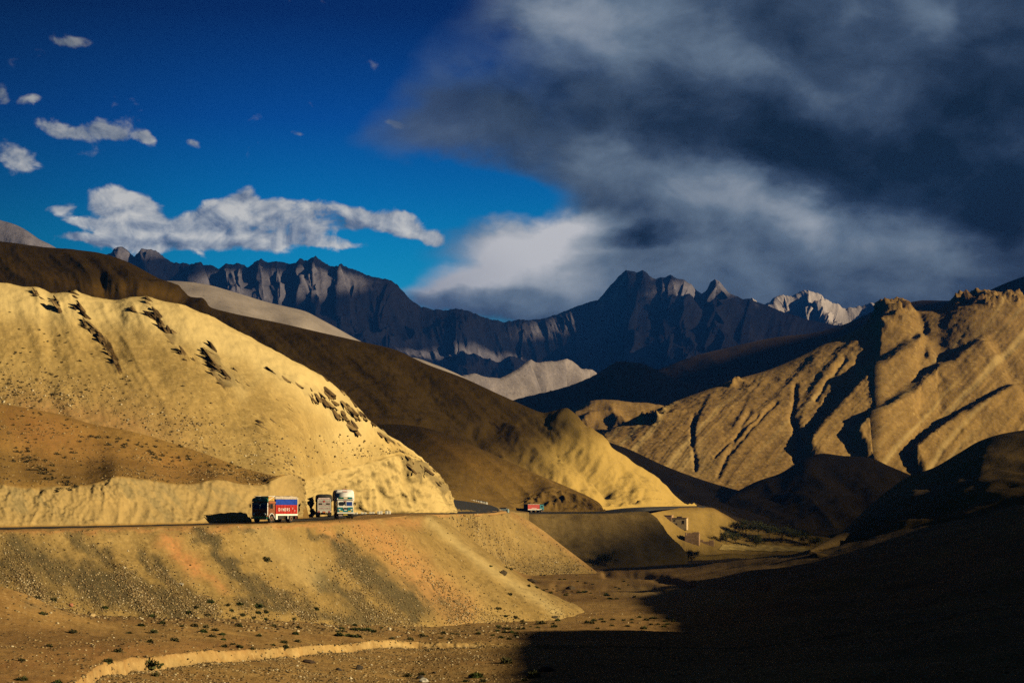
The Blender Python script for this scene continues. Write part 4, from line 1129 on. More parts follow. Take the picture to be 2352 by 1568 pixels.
S.P = pchip(np.arange(4), np.stack([shift(shelf_near, -0.8, -0.55)(tt), shelf_near(tt), shelf_far(tt), shift(shelf_far, 2.0, 0.15)(tt)]), vs2)
S.r = np.repeat(vs2[:, None], len(tt), 1); S.t = np.repeat(tt[None], len(vs2), 0)
finish(S)
displace(S, 0.05 * fbm(S.P, 1 / 2.0, 3), True)
S.mask[..., 1] = 0.4
ground(S, M_bank, 'road_verge')
SHELF = S


def bvh_of(S):
    nv, nu = S.P.shape[:2]
    idx = np.arange(nv * nu).reshape(nv, nu)
    q = np.stack([idx[:-1, :-1], idx[1:, :-1], idx[1:, 1:], idx[:-1, 1:]], -1).reshape(-1, 4)
    return BVHTree.FromPolygons([tuple(p) for p in S.P.reshape(-1, 3).tolist()], q.tolist())


shelf_bvh = bvh_of(SHELF)


def drop(x, y, bvh=None, default=-1.4):
    h = (bvh or shelf_bvh).ray_cast(Vector((x, y, 60.0)), Vector((0, 0, -1)))
    return h[0].z if h[0] is not None else default


M_asph = plain('asphalt', (0.035, 0.033, 0.03), 0.9, 0.2, var=0.3, scale=0.6)
outer = [(-90, 237.0), (0, 240.2), (250, 250.5), (500, 261.0), (620, 267.0), (700, 276), (760, 288), (795, 302), (815, 321), (828, 341), (845, 356), (880, 366), (930, 372), (980, 378), (1020, 390), (1050, 410), (1075, 440), (1100, 478), (1122, 515), (1140, 550), (1150, 580)]
q = np.array([[float(ray(p, 1166)[0]) * d, d] for p, d in outer])
sacc = np.concatenate([[0], np.cumsum(np.hypot(*np.diff(q, axis=0).T))])
sq = np.arange(0, sacc[-1], 1.2)
pl = pchip(sacc, q, sq)
tg = np.gradient(pl, axis=0); tg /= np.linalg.norm(tg, axis=1, keepdims=True)
nl = np.stack([-tg[:, 1], tg[:, 0]], 1)
ROAD_W = 6.6
rows = []
last = None
for k in range(9):
    p2 = pl + nl * (ROAD_W * k / 8)
    z = np.array([drop(float(a), float(b), default=np.nan) for a, b in p2])
    ok = ~np.isnan(z)
    z = np.interp(np.arange(len(z)), np.arange(len(z))[ok], z[ok]) + 0.06
    rows.append(np.stack([p2[:, 0], p2[:, 1], z], 1))
P = np.stack(rows)
me = grid_mesh('road', P)
me.materials.append(M_asph)
o = bpy.data.objects.new('road', me); o['kind'] = 'structure'; COL.objects.link(o)

# the side gully where the road swings back, and the asphalt climbing round it
gn = curve([(1030, 1179.9, 425), (1060, 1179.6, 470), (1120, 1178.2, 545), (1165, 1174, 606), (1190, 1177.5, 640), (1215, 1179.5, 700)])
gf = curve([(1030, 1146, 705), (1060, 1150, 705), (1118, 1159, 708), (1165, 1168, 714), (1190, 1172, 720), (1215, 1174, 724)])
S = loft('gully_ground', [shift(gn, 0.6, -3), gn, lerp(gn, gf, 0.5, 0.0), gf, shift(gf, 8, 1)], 2.5)
displace(S, 0.12 * fbm(S.P, 1 / 5, 3) * sstep(S.r, 1, 1.2), True)
ground(S, M_bank, 'gully_ground')
GULLY = S
tt = np.linspace(0, 1, 60); ww = np.linspace(0.02, 0.93, 40)
rows = []
for w_ in ww:
    right = 0.66 - 0.17 * w_ ** 2 - 0.02 * math.sin(6 * w_)
    rows.append(pchip(np.arange(3), np.stack([gn(tt * right), lerp(gn, gf, 0.5, 0.0)(tt * right), gf(tt * right)]), np.array([w_ * 2]))[0])
P = np.stack(rows); P[..., 2] += 0.30
me = grid_mesh('road', P); me.materials.append(M_asph)
o = bpy.data.objects.new('road', me); o['kind'] = 'structure'; COL.objects.link(o)

fn = curve([(1185, 1178.6, 712), (1250, 1178.2, 718.5), (1330, 1177.9, 724), (1400, 1177.2, 730), (1455, 1174.2, 750), (1500, 1169.8, 880), (1560, 1165.4, 968), (1618, 1163.6, 992)])
ff = curve([(1185, 1174.6, 722), (1250, 1175.0, 727), (1330, 1175.3, 733), (1385, 1172.5, 745), (1440, 1166.5, 850), (1500, 1163.8, 932), (1560, 1162.4, 987), (1625, 1161.8, 1004)])
S = loft('far_road', [shift(fn, -1.2, -0.5), fn, ff, shift(ff, 1.5, -0.2)], 3.0)
me = grid_mesh('road', S.P + np.array([0, 0, 0.12])); me.materials.append(M_asph)
o = bpy.data.objects.new('road', me); o['kind'] = 'structure'; COL.objects.link(o)
FARROAD = S
far_bvh = bvh_of(S)
# ------------------------------------------------------------------ mesh helper for built things
class MB:
    def __init__(self):
        self.v, self.f = [], []

    def add(self, v, f):
        n = len(self.v)
        self.v += [tuple(p) for p in v]
        self.f += [tuple(i + n for i in q) for q in f]
        return self

    def box(self, x0, x1, y0, y1, z0, z1, bev=0.0):
        if bev <= 0:
            v = [(x, y, z) for z in (z0, z1) for y in (y0, y1) for x in (x0, x1)]
            return self.add(v, [(0, 2, 3, 1), (4, 5, 7, 6), (0, 1, 5, 4), (2, 6, 7, 3), (0, 4, 6, 2), (1, 3, 7, 5)])
        b = bev
        v = []
        for z, i in ((z0, b), (z0 + b, 0), (z1 - b, 0), (z1, b)):
            v += [(x0 + i, y0 + b, z), (x0 + b, y0 + i, z), (x1 - b, y0 + i, z), (x1 - i, y0 + b, z), (x1 - i, y1 - b, z), (x1 - b, y1 - i, z), (x0 + b, y1 - i, z), (x0 + i, y1 - b, z)]
        f = []
        for k in range(3):
            for j in range(8):
                f.append((k * 8 + j, k * 8 + (j + 1) % 8, (k + 1) * 8 + (j + 1) % 8, (k + 1) * 8 + j))
        f += [tuple(range(7, -1, -1)), tuple(range(24, 32))]
        return self.add(v, f)

    def prism_x(self, prof, x0, x1, inset=0.0):
        """side profile (y, z) swept across"""
        n = len(prof)
        v = [(x0, y, z) for y, z in prof] + [(x1, y, z) for y, z in prof]
        f = [tuple(range(n)), tuple(range(2 * n - 1, n - 1, -1))] + [(i, i + n, (i + 1) % n + n, (i + 1) % n) for i in range(n)]
        return self.add(v, f)

    def prism_y(self, prof, y0, y1):
        """front profile (x, z) swept along"""
        n = len(prof)
        v = [(x, y0, z) for x, z in prof] + [(x, y1, z) for x, z in prof]
        f = [tuple(range(n)), tuple(range(2 * n - 1, n - 1, -1))] + [(i, i + n, (i + 1) % n + n, (i + 1) % n) for i in range(n)]
        return self.add(v, f)

    def cyl_x(self, x0, x1, y, z, r, n=18, r2=None):
        r2 = r2 or r
        prof = [(y + r * math.cos(2 * PI * i / n), z + r * math.sin(2 * PI * i / n)) for i in range(n)]
        return self.prism_x(prof, x0, x1)

    def tube(self, p, q, r, n=6):
        p, q = Vector(p), Vector(q)
        d = (q - p).normalized()
        a = d.orthogonal().normalized(); b = d.cross(a)
        v = [p + (a * math.cos(2 * PI * i / n) + b * math.sin(2 * PI * i / n)) * r for i in range(n)] + [q + (a * math.cos(2 * PI * i / n) + b * math.sin(2 * PI * i / n)) * r for i in range(n)]
        return self.add(v, [(i, (i + 1) % n, (i + 1) % n + n, i + n) for i in range(n)] + [tuple(range(n - 1, -1, -1)), tuple(range(n, 2 * n))])

    def build(self, name, mat, parent=None, smooth=False):
        me = bpy.data.meshes.new(name)
        me.from_pydata(self.v, [], self.f)
        bm = bmesh.new(); bm.from_mesh(me)
        bmesh.ops.recalc_face_normals(bm, faces=bm.faces)
        bm.to_mesh(me); bm.free()
        if smooth:
            me.polygons.foreach_set('use_smooth', np.ones(len(me.polygons), bool))
        me.materials.append(mat)
        o = bpy.data.objects.new(name, me)
        COL.objects.link(o)
        if parent:
            o.parent = parent
        return o


def thing(name, label, cat, loc=(0, 0, 0), rz=0.0, group=None, scale=1.0):
    o = bpy.data.objects.new(name, None)
    o.empty_display_size = 0.3
    o.location = loc; o.rotation_euler = (0, 0, rz); o.scale = (scale,) * 3
    COL.objects.link(o)
    o['label'] = label; o['category'] = cat
    if group:
        o['group'] = group
    return o


def tag(o, label, cat, group=None):
    o['label'] = label; o['category'] = cat
    if group:
        o['group'] = group
    return o


# ------------------------------------------------------------------ materials of the trucks
m_red = plain('paint_red', (0.40, 0.028, 0.018), 0.5, var=0.25, scale=3)
m_blue = plain('tarp_blue', (0.012, 0.06, 0.42), 0.7, var=0.3, scale=2.5)
m_white = plain('paint_white', (0.72, 0.69, 0.62), 0.5, var=0.12, scale=4)
m_grey = plain('tarp_grey', (0.36, 0.30, 0.23), 0.9, var=0.25, scale=2)
m_black = plain('rubber', (0.018, 0.017, 0.016), 0.85, var=0.3)
m_rim = plain('rim_metal', (0.16, 0.09, 0.05), 0.6, var=0.2)
m_chassis = plain('chassis', (0.035, 0.028, 0.022), 0.7)
m_glass = plain('dark_glass', (0.015, 0.02, 0.025), 0.12, 0.6, var=0.1)
m_green = plain('paint_green', (0.012, 0.10, 0.065), 0.45, var=0.3, scale=5)
m_teal = plain('paint_teal', (0.01, 0.17, 0.20), 0.45, var=0.3, scale=4)
m_brown = plain('cab_brown', (0.20, 0.075, 0.03), 0.5, var=0.3, scale=4)
m_maroon = plain('cab_maroon', (0.07, 0.018, 0.012), 0.5, var=0.3, scale=4)
m_ochre = plain('ochre', (0.42, 0.25, 0.06), 0.6, var=0.25, scale=5)
m_orange = plain('orange_paint', (0.55, 0.17, 0.06), 0.5, var=0.2)
m_yellow = plain('yellow_paint', (0.62, 0.47, 0.08), 0.5, var=0.2)
m_cream = plain('cream', (0.72, 0.62, 0.42), 0.6, var=0.15)
m_dark_tarp = plain('dark_tarp', (0.03, 0.028, 0.025), 0.85, var=0.4, scale=2)
m_pink = plain('pink_white', (0.62, 0.48, 0.46), 0.55, var=0.3, scale=5)
m_wtarp = plain('white_tarp', (0.70, 0.68, 0.66), 0.8, var=0.12, scale=2)
m_lamp = plain('lamp_glass', (0.75, 0.72, 0.65), 0.15, 0.6, var=0.05)
m_blueglass = plain('blue_glass', (0.02, 0.05, 0.22), 0.12, 0.6, var=0.2)


def wheel(root, x0, x1, y, r, outx):
    t = MB().cyl_x(x0, x1, y, r, r, 22).build('wheel', m_black, root)
    a, b = (outx - 0.02, outx + 0.03) if outx > 0 else (outx - 0.03, outx + 0.02)
    MB().cyl_x(a, b, y, r, r * 0.58, 16).build('rim', m_rim, t)
    h = b if outx > 0 else a
    MB().cyl_x(min(h, h + math.copysign(0.08, outx)), max(h, h + math.copysign(0.08, outx)), y, r, r * 0.2, 10).build('hub', m_chassis, t)
    return t


def running_gear(root, front=-2.75, rear=2.1, r=0.53, length=3.7):
    for s in (-1, 1):
        wheel(root, min(s * 0.92, s * 1.2), max(s * 0.92, s * 1.2), front, r, s * 1.2)
        wheel(root, min(s * 0.62, s * 1.2), max(s * 0.62, s * 1.2), rear, r, s * 1.2)
    c = MB()
    for s in (-1, 1):
        c.box(min(s * 0.36, s * 0.5), max(s * 0.36, s * 0.5), -3.3, length - 0.15, 0.66, 0.92)
    c.box(-0.9, 0.9, front - 0.07, front + 0.07, 0.46, 0.6).box(-0.7, 0.7, rear - 0.09, rear + 0.09, 0.43, 0.63)
    c.box(-0.35, 0.35, -3.2, -2.0, 0.4, 0.8)
    c.build('chassis', m_chassis, root)


def lumpy(x0, x1, y0, y1, z0, z1, seed=0, nx=14, ny=22, arch=0.25, amp=0.07, sq=5.0, drape=0.0):
    """cover tied over a load: rounded across, sagging between its hoops"""
    b = MB()
    v = []
    for j in range(ny + 1):
        y = y0 + (y1 - y0) * j / ny
        for i in range(nx + 1):
            a = -1 + 2 * i / nx
            x = (x0 + x1) / 2 + (x1 - x0) / 2 * math.copysign(abs(math.sin(a * PI / 2)) ** 0.6, a)
            e = (1 - abs(a) ** sq) ** (1 / 2.2)
            end = min(1.0, min(j, ny - j) / 1.6 + 0.25) if drape == 0 else min(1.0, min(j, ny - j) / 1.6 + 0.55)
            h = (z1 - z0) * e * (0.75 + 0.25 * end)
            n = float(perlin(np.float32(x * 1.1 + seed), np.float32(y * 1.1), np.float32(seed * 3.1)))
            v.append((x, y, z0 + h + amp * n * 2 * e - 0.03 * math.sin(y * 5) * e))
    n0 = len(v)
    f = [(j * (nx + 1) + i, j * (nx + 1) + i + 1, (j + 1) * (nx + 1) + i + 1, (j + 1) * (nx + 1) + i) for j in range(ny) for i in range(nx)]
    f += [tuple(range(nx, -1, -1)), tuple(ny * (nx + 1) + i for i in range(nx + 1))]
    return b.add(v, f)


def text_mesh(body, size, mat, parent, loc, rot, name='lettering', depth=0.012):
    cu = bpy.data.curves.new(name, 'FONT')
    cu.body = body; cu.size = size; cu.extrude = depth; cu.offset = 0.006
    cu.space_character = 1.55
    tmp = bpy.data.objects.new('tmp_text', cu)
    COL.objects.link(tmp)
    dg = bpy.context.evaluated_depsgraph_get()
    me = bpy.data.meshes.new_from_object(tmp.evaluated_get(dg))
    bpy.data.objects.remove(tmp)
    me.materials.clear(); me.materials.append(mat)
    o = bpy.data.objects.new(name, me)
    COL.objects.link(o)
    o.parent = parent; o.location = loc; o.rotation_euler = rot
    return o


def arch_prof(half, z0, z1, n=12, shoulder=0.35):
    pts = [(-half, z0), (half, z0)]
    for i in range(n + 1):
        a = i / n * PI
        pts.append((half * math.cos(a), z0 + shoulder * (z1 - z0) + (1 - shoulder) * (z1 - z0) * math.sin(a) ** 0.8))
    return pts


def cab_front_y(z):
    return -3.72 + max(0, z - 1.75) * 0.16


def cab(root, m_body, m_low, m_crown, crown_top=3.35):
    prof = [(-3.66, 0.78), (-3.72, 1.0), (-3.72, 1.75), (-3.56, 2.72), (-3.40, 2.86), (-1.85, 2.86), (-1.85, 0.78), (-2.1, 0.78), (-2.2, 1.08), (-2.45, 1.26), (-2.95, 1.26), (-3.25, 1.10), (-3.35, 0.78)]
    c = MB()
    n = len(prof)
    v = []
    for x, ins in ((-1.18, 0.05), (-1.13, 0.0), (1.13, 0.0), (1.18, 0.05)):
        v += [(x, y + (ins if y < -3.3 else 0), z - (ins if z > 2.6 else 0)) for y, z in prof]
    f = [tuple(range(n)), tuple(range(4 * n - 1, 3 * n - 1, -1))]
    for k in range(3):
        f += [(k * n + i, (k + 1) * n + i, (k + 1) * n + (i + 1) % n, k * n + (i + 1) % n) for i in range(n)]
    c.add(v, f)
    body = c.build('cab', m_body, root)
    MB().prism_y(arch_prof(1.22, 2.74, crown_top), -3.74, -3.5).build('crown_board', m_crown, root)
    return body


def windscreen(root, xs, mat_glass, z0=1.86, z1=2.52, hexed=False, mat_frame=None, name='windscreen'):
    for k, (x0, x1) in enumerate(xs):
        mg = mat_glass[k] if isinstance(mat_glass, (list, tuple)) else mat_glass

        def pane(x0, x1, z0, z1, out, hx):
            c = 0.17 if hx else 0.04
            pr = [(x0 + c, z0), (x1 - c, z0), (x1, z0 + c * 0.9), (x1, z1 - c * 0.9), (x1 - c, z1), (x0 + c, z1), (x0, z1 - c * 0.9), (x0, z0 + c * 0.9)]
            b = MB()
            n = len(pr)
            b.add([(x, cab_front_y(z) - out, z) for x, z in pr] + [(x, cab_front_y(z) + 0.05, z) for x, z in pr], [tuple(range(n)), tuple(range(2 * n - 1, n - 1, -1))] + [(i, i + n, (i + 1) % n + n, (i + 1) % n) for i in range(n)])
            return b
        hx = hexed and k == 0
        g = pane(x0, x1, z0, z1, 0.035, hx).build(name, mg, root)
        if mat_frame:
            pane(x0 - 0.09, x1 + 0.09, z0 - 0.09, z1 + 0.09, 0.018, hx).build('frame', mat_frame, g)


# ------------------------------------------------------------------ truck with the blue and red load bed
def place(px, d, z=None, bvh=None):
    x = float(ray(px, 1166)[0]) * d
    zz = drop(x, d, bvh) if z is None else z
    return Vector((x, d, zz + 0.06))


loc = place(632, 266.5)
t = thing('painted_truck', 'truck with blue and red cargo body and white lettering by the cut bank', 'truck', loc, rad(-26), 'lorries on the mountain road')
running_gear(t)
cab(t, m_brown, m_maroon, m_green, 3.38)
MB().box(-1.10, 1.10, -3.75, -3.71, 0.98, 1.72, 0.01).build('grille_panel', m_maroon, t)
g = MB()
for i in range(5):
    g.box(-0.75, 0.75, -3.775, -3.745, 1.05 + i * 0.1, 1.09 + i * 0.1)
g.build('grille', m_chassis, t)
windscreen(t, [(-1.02, -0.10), (0.10, 1.02)], m_glass, 1.86, 2.42)
MB().box(-1.04, -0.08, -3.64, -3.56, 2.44, 2.56).build('sun_strip', m_teal, t)
MB().box(0.08, 1.04, -3.64, -3.56, 2.44, 2.56).build('sun_strip', m_teal, t)
MB().box(-0.06, 0.02, -3.72, -3.6, 1.8, 2.6).build('centre_post', m_white, t)
MB().add([(-0.28, -3.72, 2.72), (0.2, -3.72, 2.72), (-0.04, -3.72, 2.42), (-0.28, -3.66, 2.72), (0.2, -3.66, 2.72), (-0.04, -3.66, 2.42)], [(0, 1, 2), (5, 4, 3), (0, 3, 4, 1), (1, 4, 5, 2), (2, 5, 3, 0)]).build('red_pennant', m_red, t)
MB().prism_y(arch_prof(0.24, 3.0, 3.2, 8, 0.5), -3.78, -3.73).build('crown_plate', m_white, t)
for s in (-1, 1):
    MB().add([(s * 0.40, -3.77, 3.06), (s * 0.86, -3.77, 2.92), (s * 0.88, -3.77, 3.0), (s * 0.42, -3.77, 3.16), (s * 0.40, -3.73, 3.06), (s * 0.86, -3.73, 2.92), (s * 0.88, -3.73, 3.0), (s * 0.42, -3.73, 3.16)], [(0, 1, 2, 3), (7, 6, 5, 4), (0, 4, 5, 1), (1, 5, 6, 2), (2, 6, 7, 3), (3, 7, 4, 0)]).build('crown_stripe', m_teal, t)
    MB().box(min(s * 1.12, s * 1.21), max(s * 1.12, s * 1.21), -3.73, -3.60, 0.95, 2.6).build('corner_post', m_white, t)
    MB().cyl_x(-0.001, 0.001, 0, 0, 0.01)
    MB().box(s * 0.84 - 0.15, s * 0.84 + 0.15, -3.80, -3.74, 1.02, 1.24, 0.03).build('headlight', m_lamp, t)
MB().box(-1.22, 1.22, -3.92, -3.70, 0.50, 0.76, 0.03).build('bumper', m_green, t)
MB().box(-1.1, 1.15, -3.82, -3.74, 0.80, 0.90).build('bumper_bar', m_ochre, t)
MB().box(-0.05, 0.5, -3.94, -3.91, 0.40, 0.50).build('number_plate', m_yellow, t)
MB().box(0.62, 1.16, -3.94, -3.91, 0.40, 0.50).build('bumper_plate', m_pink, t)
for s in (-1, 1):
    xo = s * 1.18
    d_ = MB().box(min(xo, xo + s * 0.035), max(xo, xo + s * 0.035), -3.22, -2.0, 1.28, 2.62, 0.01).build('door', m_brown, t)
    MB().box(min(xo, xo + s * 0.05), max(xo, xo + s * 0.05), -3.12, -2.45, 1.85, 2.48).build('side_window', m_glass, d_)
    MB().box(min(xo + s * 0.035, xo + s * 0.07), max(xo + s * 0.035, xo + s * 0.07), -2.25, -2.08, 1.6, 1.66).build('handle', m_rim, d_)
    MB().box(min(xo, xo + s * 0.16), max(xo, xo + s * 0.16), -3.5, -1.9, 2.60, 2.68).build('rain_gutter', m_orange, t)
    MB().tube((xo, -3.5, 2.2), (xo + s * 0.3, -3.75, 2.25), 0.02).tube((xo + s * 0.3, -3.75, 2.45), (xo + s * 0.3, -3.75, 2.0), 0.02).box(min(xo + s * 0.22, xo + s * 0.38), max(xo + s * 0.22, xo + s * 0.38), -3.78, -3.72, 2.0, 2.42).build('mirror', m_chassis, t)
    # wheel arch lips
    a = MB()
    for i in range(8):
        a0, a1 = PI * i / 8, PI * (i + 1) / 8
        a.add([(xo, -2.75 + 0.66 * math.cos(a0), 0.6 + 0.66 * math.sin(a0)), (xo, -2.75 + 0.66 * math.cos(a1), 0.6 + 0.66 * math.sin(a1)), (xo + s * 0.09, -2.75 + 0.66 * math.cos(a1), 0.6 + 0.66 * math.sin(a1)), (xo + s * 0.09, -2.75 + 0.66 * math.cos(a0), 0.6 + 0.66 * math.sin(a0)),
               (xo, -2.75 + 0.58 * math.cos(a0), 0.6 + 0.58 * math.sin(a0)), (xo, -2.75 + 0.58 * math.cos(a1), 0.6 + 0.58 * math.sin(a1)), (xo + s * 0.09, -2.75 + 0.58 * math.cos(a1), 0.6 + 0.58 * math.sin(a1)), (xo + s * 0.09, -2.75 + 0.58 * math.cos(a0), 0.6 + 0.58 * math.sin(a0))],
              [(0, 1, 2, 3), (7, 6, 5, 4), (3, 2, 6, 7), (0, 4, 5, 1)])
    a.build('mudguard', m_white, t)
# load bed: corrugated red boards, blue sheet above, grey cover
MB().prism_x([(-3.35, 2.86), (-3.2, 3.42), (-1.85, 3.42), (-1.85, 2.86)], -1.05, 1.05).build('roof_rack', m_ochre, t)
rk_ = MB()
for s in (-1, 1):
    rk_.tube((s * 1.1, -3.45, 2.9), (s * 1.1, -1.8, 3.5), 0.035).tube((s * 1.1, -3.4, 3.45), (s * 1.1, -1.8, 3.5), 0.035)
rk_.tube((-1.1, -3.4, 3.45), (1.1, -3.4, 3.45), 0.035)
rk_.build('rack_rail', m_white, t)
b = MB().box(-1.17, 1.17, -1.72, 3.62, 1.14, 2.34)
for s in (-1, 1):
    for i in range(15):
        y = -1.68 + i * 0.372
        b.box(min(s * 1.17, s * 1.225), max(s * 1.17, s * 1.225), y, y + 0.17, 1.16, 2.32)
b.build('cargo_body', m_red, t)
b = MB().box(-1.16, 1.16, -1.70, 3.60, 2.345, 3.12)
for s in (-1, 1):
    for i in range(22):
        y = -1.68 + i * 0.242
        b.box(min(s * 1.16, s * 1.205), max(s * 1.16, s * 1.205), y, y + 0.13, 2.36, 3.10)
b.build('blue_tarp', m_blue, t)
lumpy(-1.24, 1.24, -1.85, 3.66, 3.10, 3.50, 2, amp=0.05).build('top_cover', m_grey, t, True)
for s in (-1, 1):
    MB().box(min(s * 1.12, s * 1.25), max(s * 1.12, s * 1.25), 3.60, 3.72, 0.95, 3.3).build('rear_post', m_cream, t)
    MB().box(min(s * 1.14, s * 1.235), max(s * 1.14, s * 1.235), -1.74, 3.64, 0.92, 1.14).build('side_rail', m_white, t)
    MB().box(min(s * 0.95, s * 1.22), max(s * 0.95, s * 1.22), -1.72, -1.25, 0.42, 0.92).build('step_box', m_white, t)
    MB().box(min(s * 0.6, s * 1.12), max(s * 0.6, s * 1.12), -0.9, 0.5, 0.45, 0.85, 0.06).build('fuel_tank', m_chassis, t)
    MB().box(min(s * 1.0, s * 1.2), max(s * 1.0, s * 1.2), 1.25, 1.38, 0.5, 0.95).box(min(s * 1.0, s * 1.2), max(s * 1.0, s * 1.2), 1.3, 2.9, 1.08, 1.135).build('wheel_flap', m_white, t)
    MB().box(min(s * 1.0, s * 1.2), max(s * 1.0, s * 1.2), 3.1, 3.5, 0.5, 0.85).build('rear_box', m_maroon, t)
MB().box(-1.15, 1.15, 3.64, 3.70, 1.15, 2.9).build('tailgate', m_red, t)
for i, ch in enumerate('DINERS'):
    text_mesh(ch, 0.58, m_white, t, (1.232, -1.12 + i * 0.50 + (0.09 if ch == 'I' else 0), 1.52), (PI / 2, 0, PI / 2), 'letter')
for i in range(2):
    MB().box(1.226, 1.236, 2.35 + i * 0.55, 2.45 + i * 0.55, 1.45 + 0.3 * (1 - i), 1.7 + 0.3 * (1 - i)).build('paint_mark', m_pink, t)

# ------------------------------------------------------------------ teal and white truck, piled high
loc = place(789, 297)
t = thing('loaded_truck', 'teal and white truck facing the camera with a bulging white load above its cab', 'truck', loc, rad(9), 'lorries on the mountain road')
running_gear(t)
cab(t, m_white, m_teal, m_white, 3.2)
MB().box(-1.14, 1.14, -3.755, -3.715, 0.98, 1.50, 0.01).build('lower_panel', m_teal, t)
MB().box(-1.12, -0.35, -3.76, -3.72, 1.505, 1.66).build('teal_patch', m_teal, t)
MB().box(0.35, 1.12, -3.76, -3.72, 1.505, 1.66).build('teal_patch', m_teal, t)
MB().prism_y(arch_prof(0.42, 1.36, 1.62, 8, 0.2), -3.79, -3.757).build('grille', m_chassis, t)
MB().box(-0.2, 0.2, -3.81, -3.77, 1.18, 1.32, 0.02).build('badge_plate', m_lamp, t)
windscreen(t, [(-1.0, -0.16), (0.16, 1.0)], [m_glass, m_blueglass], 1.88, 2.46, True, m_white)
MB().box(-0.2, 0.2, -3.70, -3.58, 2.50, 2.58).build('red_sign', m_red, t)
MB().box(-0.05, 0.05, -3.74, -3.6, 1.9, 2.5).build('centre_post', m_chassis, t)
MB().box(-1.0, 1.0, -3.80, -3.74, 2.86, 3.14, 0.02).build('crown_panel', m_green, t)
MB().box(-0.28, 0.28, -3.83, -3.79, 2.9, 3.1, 0.02).build('crown_plate', m_cream, t)
for s in (-1, 1):
    MB().box(s * 0.72 - 0.26, s * 0.72 + 0.26, -3.82, -3.79, 2.9, 3.08, 0.02).build('crown_lamp', m_teal if s > 0 else m_green, t)
    MB().box(s * 0.62 - 0.24, s * 0.62 + 0.24, -3.79, -3.75, 1.0, 1.16, 0.02).build('yellow_patch', m_yellow, t)
    MB().box(s * 0.88 - 0.14, s * 0.88 + 0.14, -3.81, -3.75, 1.22, 1.40, 0.03).build('headlight', m_lamp, t)
    xo = s * 1.18
    d_ = MB().box(min(xo, xo + s * 0.035), max(xo, xo + s * 0.035), -3.22, -2.0, 1.28, 2.62, 0.01).build('door', m_teal, t)
    MB().box(min(xo, xo + s * 0.05), max(xo, xo + s * 0.05), -3.12, -2.4, 1.85, 2.48).build('side_window', m_glass, d_)
    MB().tube((xo, -3.5, 2.2), (xo + s * 0.28, -3.75, 2.25), 0.02).box(min(xo + s * 0.2, xo + s * 0.36), max(xo + s * 0.2, xo + s * 0.36), -3.78, -3.72, 1.95, 2.35).build('mirror', m_chassis, t)
    MB().box(min(s * 1.14, s * 1.235), max(s * 1.14, s * 1.235), -1.74, 3.64, 0.92, 1.14).build('side_rail', m_white, t)
MB().box(-1.22, 1.22, -3.90, -3.70, 0.72, 0.92, 0.03).build('bumper', m_white, t)
MB().box(-0.3, 0.3, -3.93, -3.89, 0.50, 0.64).build('number_plate', m_yellow, t)
MB().box(-1.0, -0.35, -3.86, -3.80, 0.42, 0.5).build('bumper_plate', m_pink, t)
b = MB().box(-1.2, 1.2, -1.72, 3.62, 1.14, 2.7)
for s in (-1, 1):
    for i in range(10):
        b.box(min(s * 1.2, s * 1.25), max(s * 1.2, s * 1.25), -1.68 + i * 0.56, -1.5 + i * 0.56, 1.16, 2.68)
b.build('cargo_body', m_maroon, t)
lumpy(-1.42, 1.36, -2.9, 3.7, 2.6, 4.18, 5, amp=0.10, sq=4.0, drape=1).build('white_load_cover', m_wtarp, t, True)
c = MB()
c.add([(-0.35, -2.95, 4.02), (0.32, -2.97, 3.98), (0.45, -1.5, 4.30), (0.1, -0.9, 4.36), (-0.2, -1.4, 4.31), (-0.35, -2.95, 3.95), (0.32, -2.97, 3.92), (0.45, -1.5, 4.22), (0.1, -0.9, 4.28), (-0.2, -1.4, 4.24)], [(0, 1, 2, 3, 4), (9, 8, 7, 6, 5), (0, 5, 6, 1), (1, 6, 7, 2), (2, 7, 8, 3), (3, 8, 9, 4), (4, 9, 5, 0)])
tag(c.build('red_cloth', plain('red_cloth', (0.62, 0.09, 0.045), 0.8, var=0.2), None), 'red cloth lying on top of the white load of the teal truck', 'cloth').parent = None
bpy.data.objects['red_cloth'].matrix_world = Matrix.Translation(loc) @ Matrix.Rotation(rad(9), 4, 'Z')

# ------------------------------------------------------------------ truck seen from behind under a dark cover
loc = place(743, 331)
t = thing('covered_truck', 'truck driving away under a dark rounded cover, with a white and pink slatted tailgate', 'truck', loc, rad(187), 'lorries on the mountain road')
running_gear(t)
cab(t, m_brown, m_maroon, m_green, 3.2)
windscreen(t, [(-1.02, -0.10), (0.10, 1.02)], m_glass)
MB().box(-1.2, 1.2, -1.72, 3.60, 1.05, 2.7).build('cargo_body', m_dark_tarp, t)
lumpy(-1.32, 1.32, -1.8, 3.68, 2.55, 3.72, 9, amp=0.06, sq=3.0, drape=1).build('dark_cover', m_dark_tarp, t, True)
for s in (-1, 1):
    MB().box(min(s * 0.98, s * 1.06), max(s * 0.98, s * 1.06), 3.64, 3.74, 1.1, 2.95).build('gate_post', m_white, t)
for i in range(7):
    z = 1.12 + i * 0.25
    MB().box(-0.98, 0.98, 3.64, 3.72, z, z + (0.13 if i % 2 else 0.17), 0.01).build('gate_slat', m_pink if i % 2 else m_white, t)
MB().box(-0.92, 0.98, 3.66, 3.74, 2.88, 3.16, 0.03).build('gate_board', m_pink, t)
MB().add([(-0.2, 3.76, 2.72), (0.2, 3.76, 2.72), (0, 3.76, 2.36), (-0.2, 3.73, 2.72), (0.2, 3.73, 2.72), (0, 3.73, 2.36)], [(0, 1, 2), (5, 4, 3), (0, 3, 4, 1), (1, 4, 5, 2), (2, 5, 3, 0)]).build('red_triangle', m_red, t)
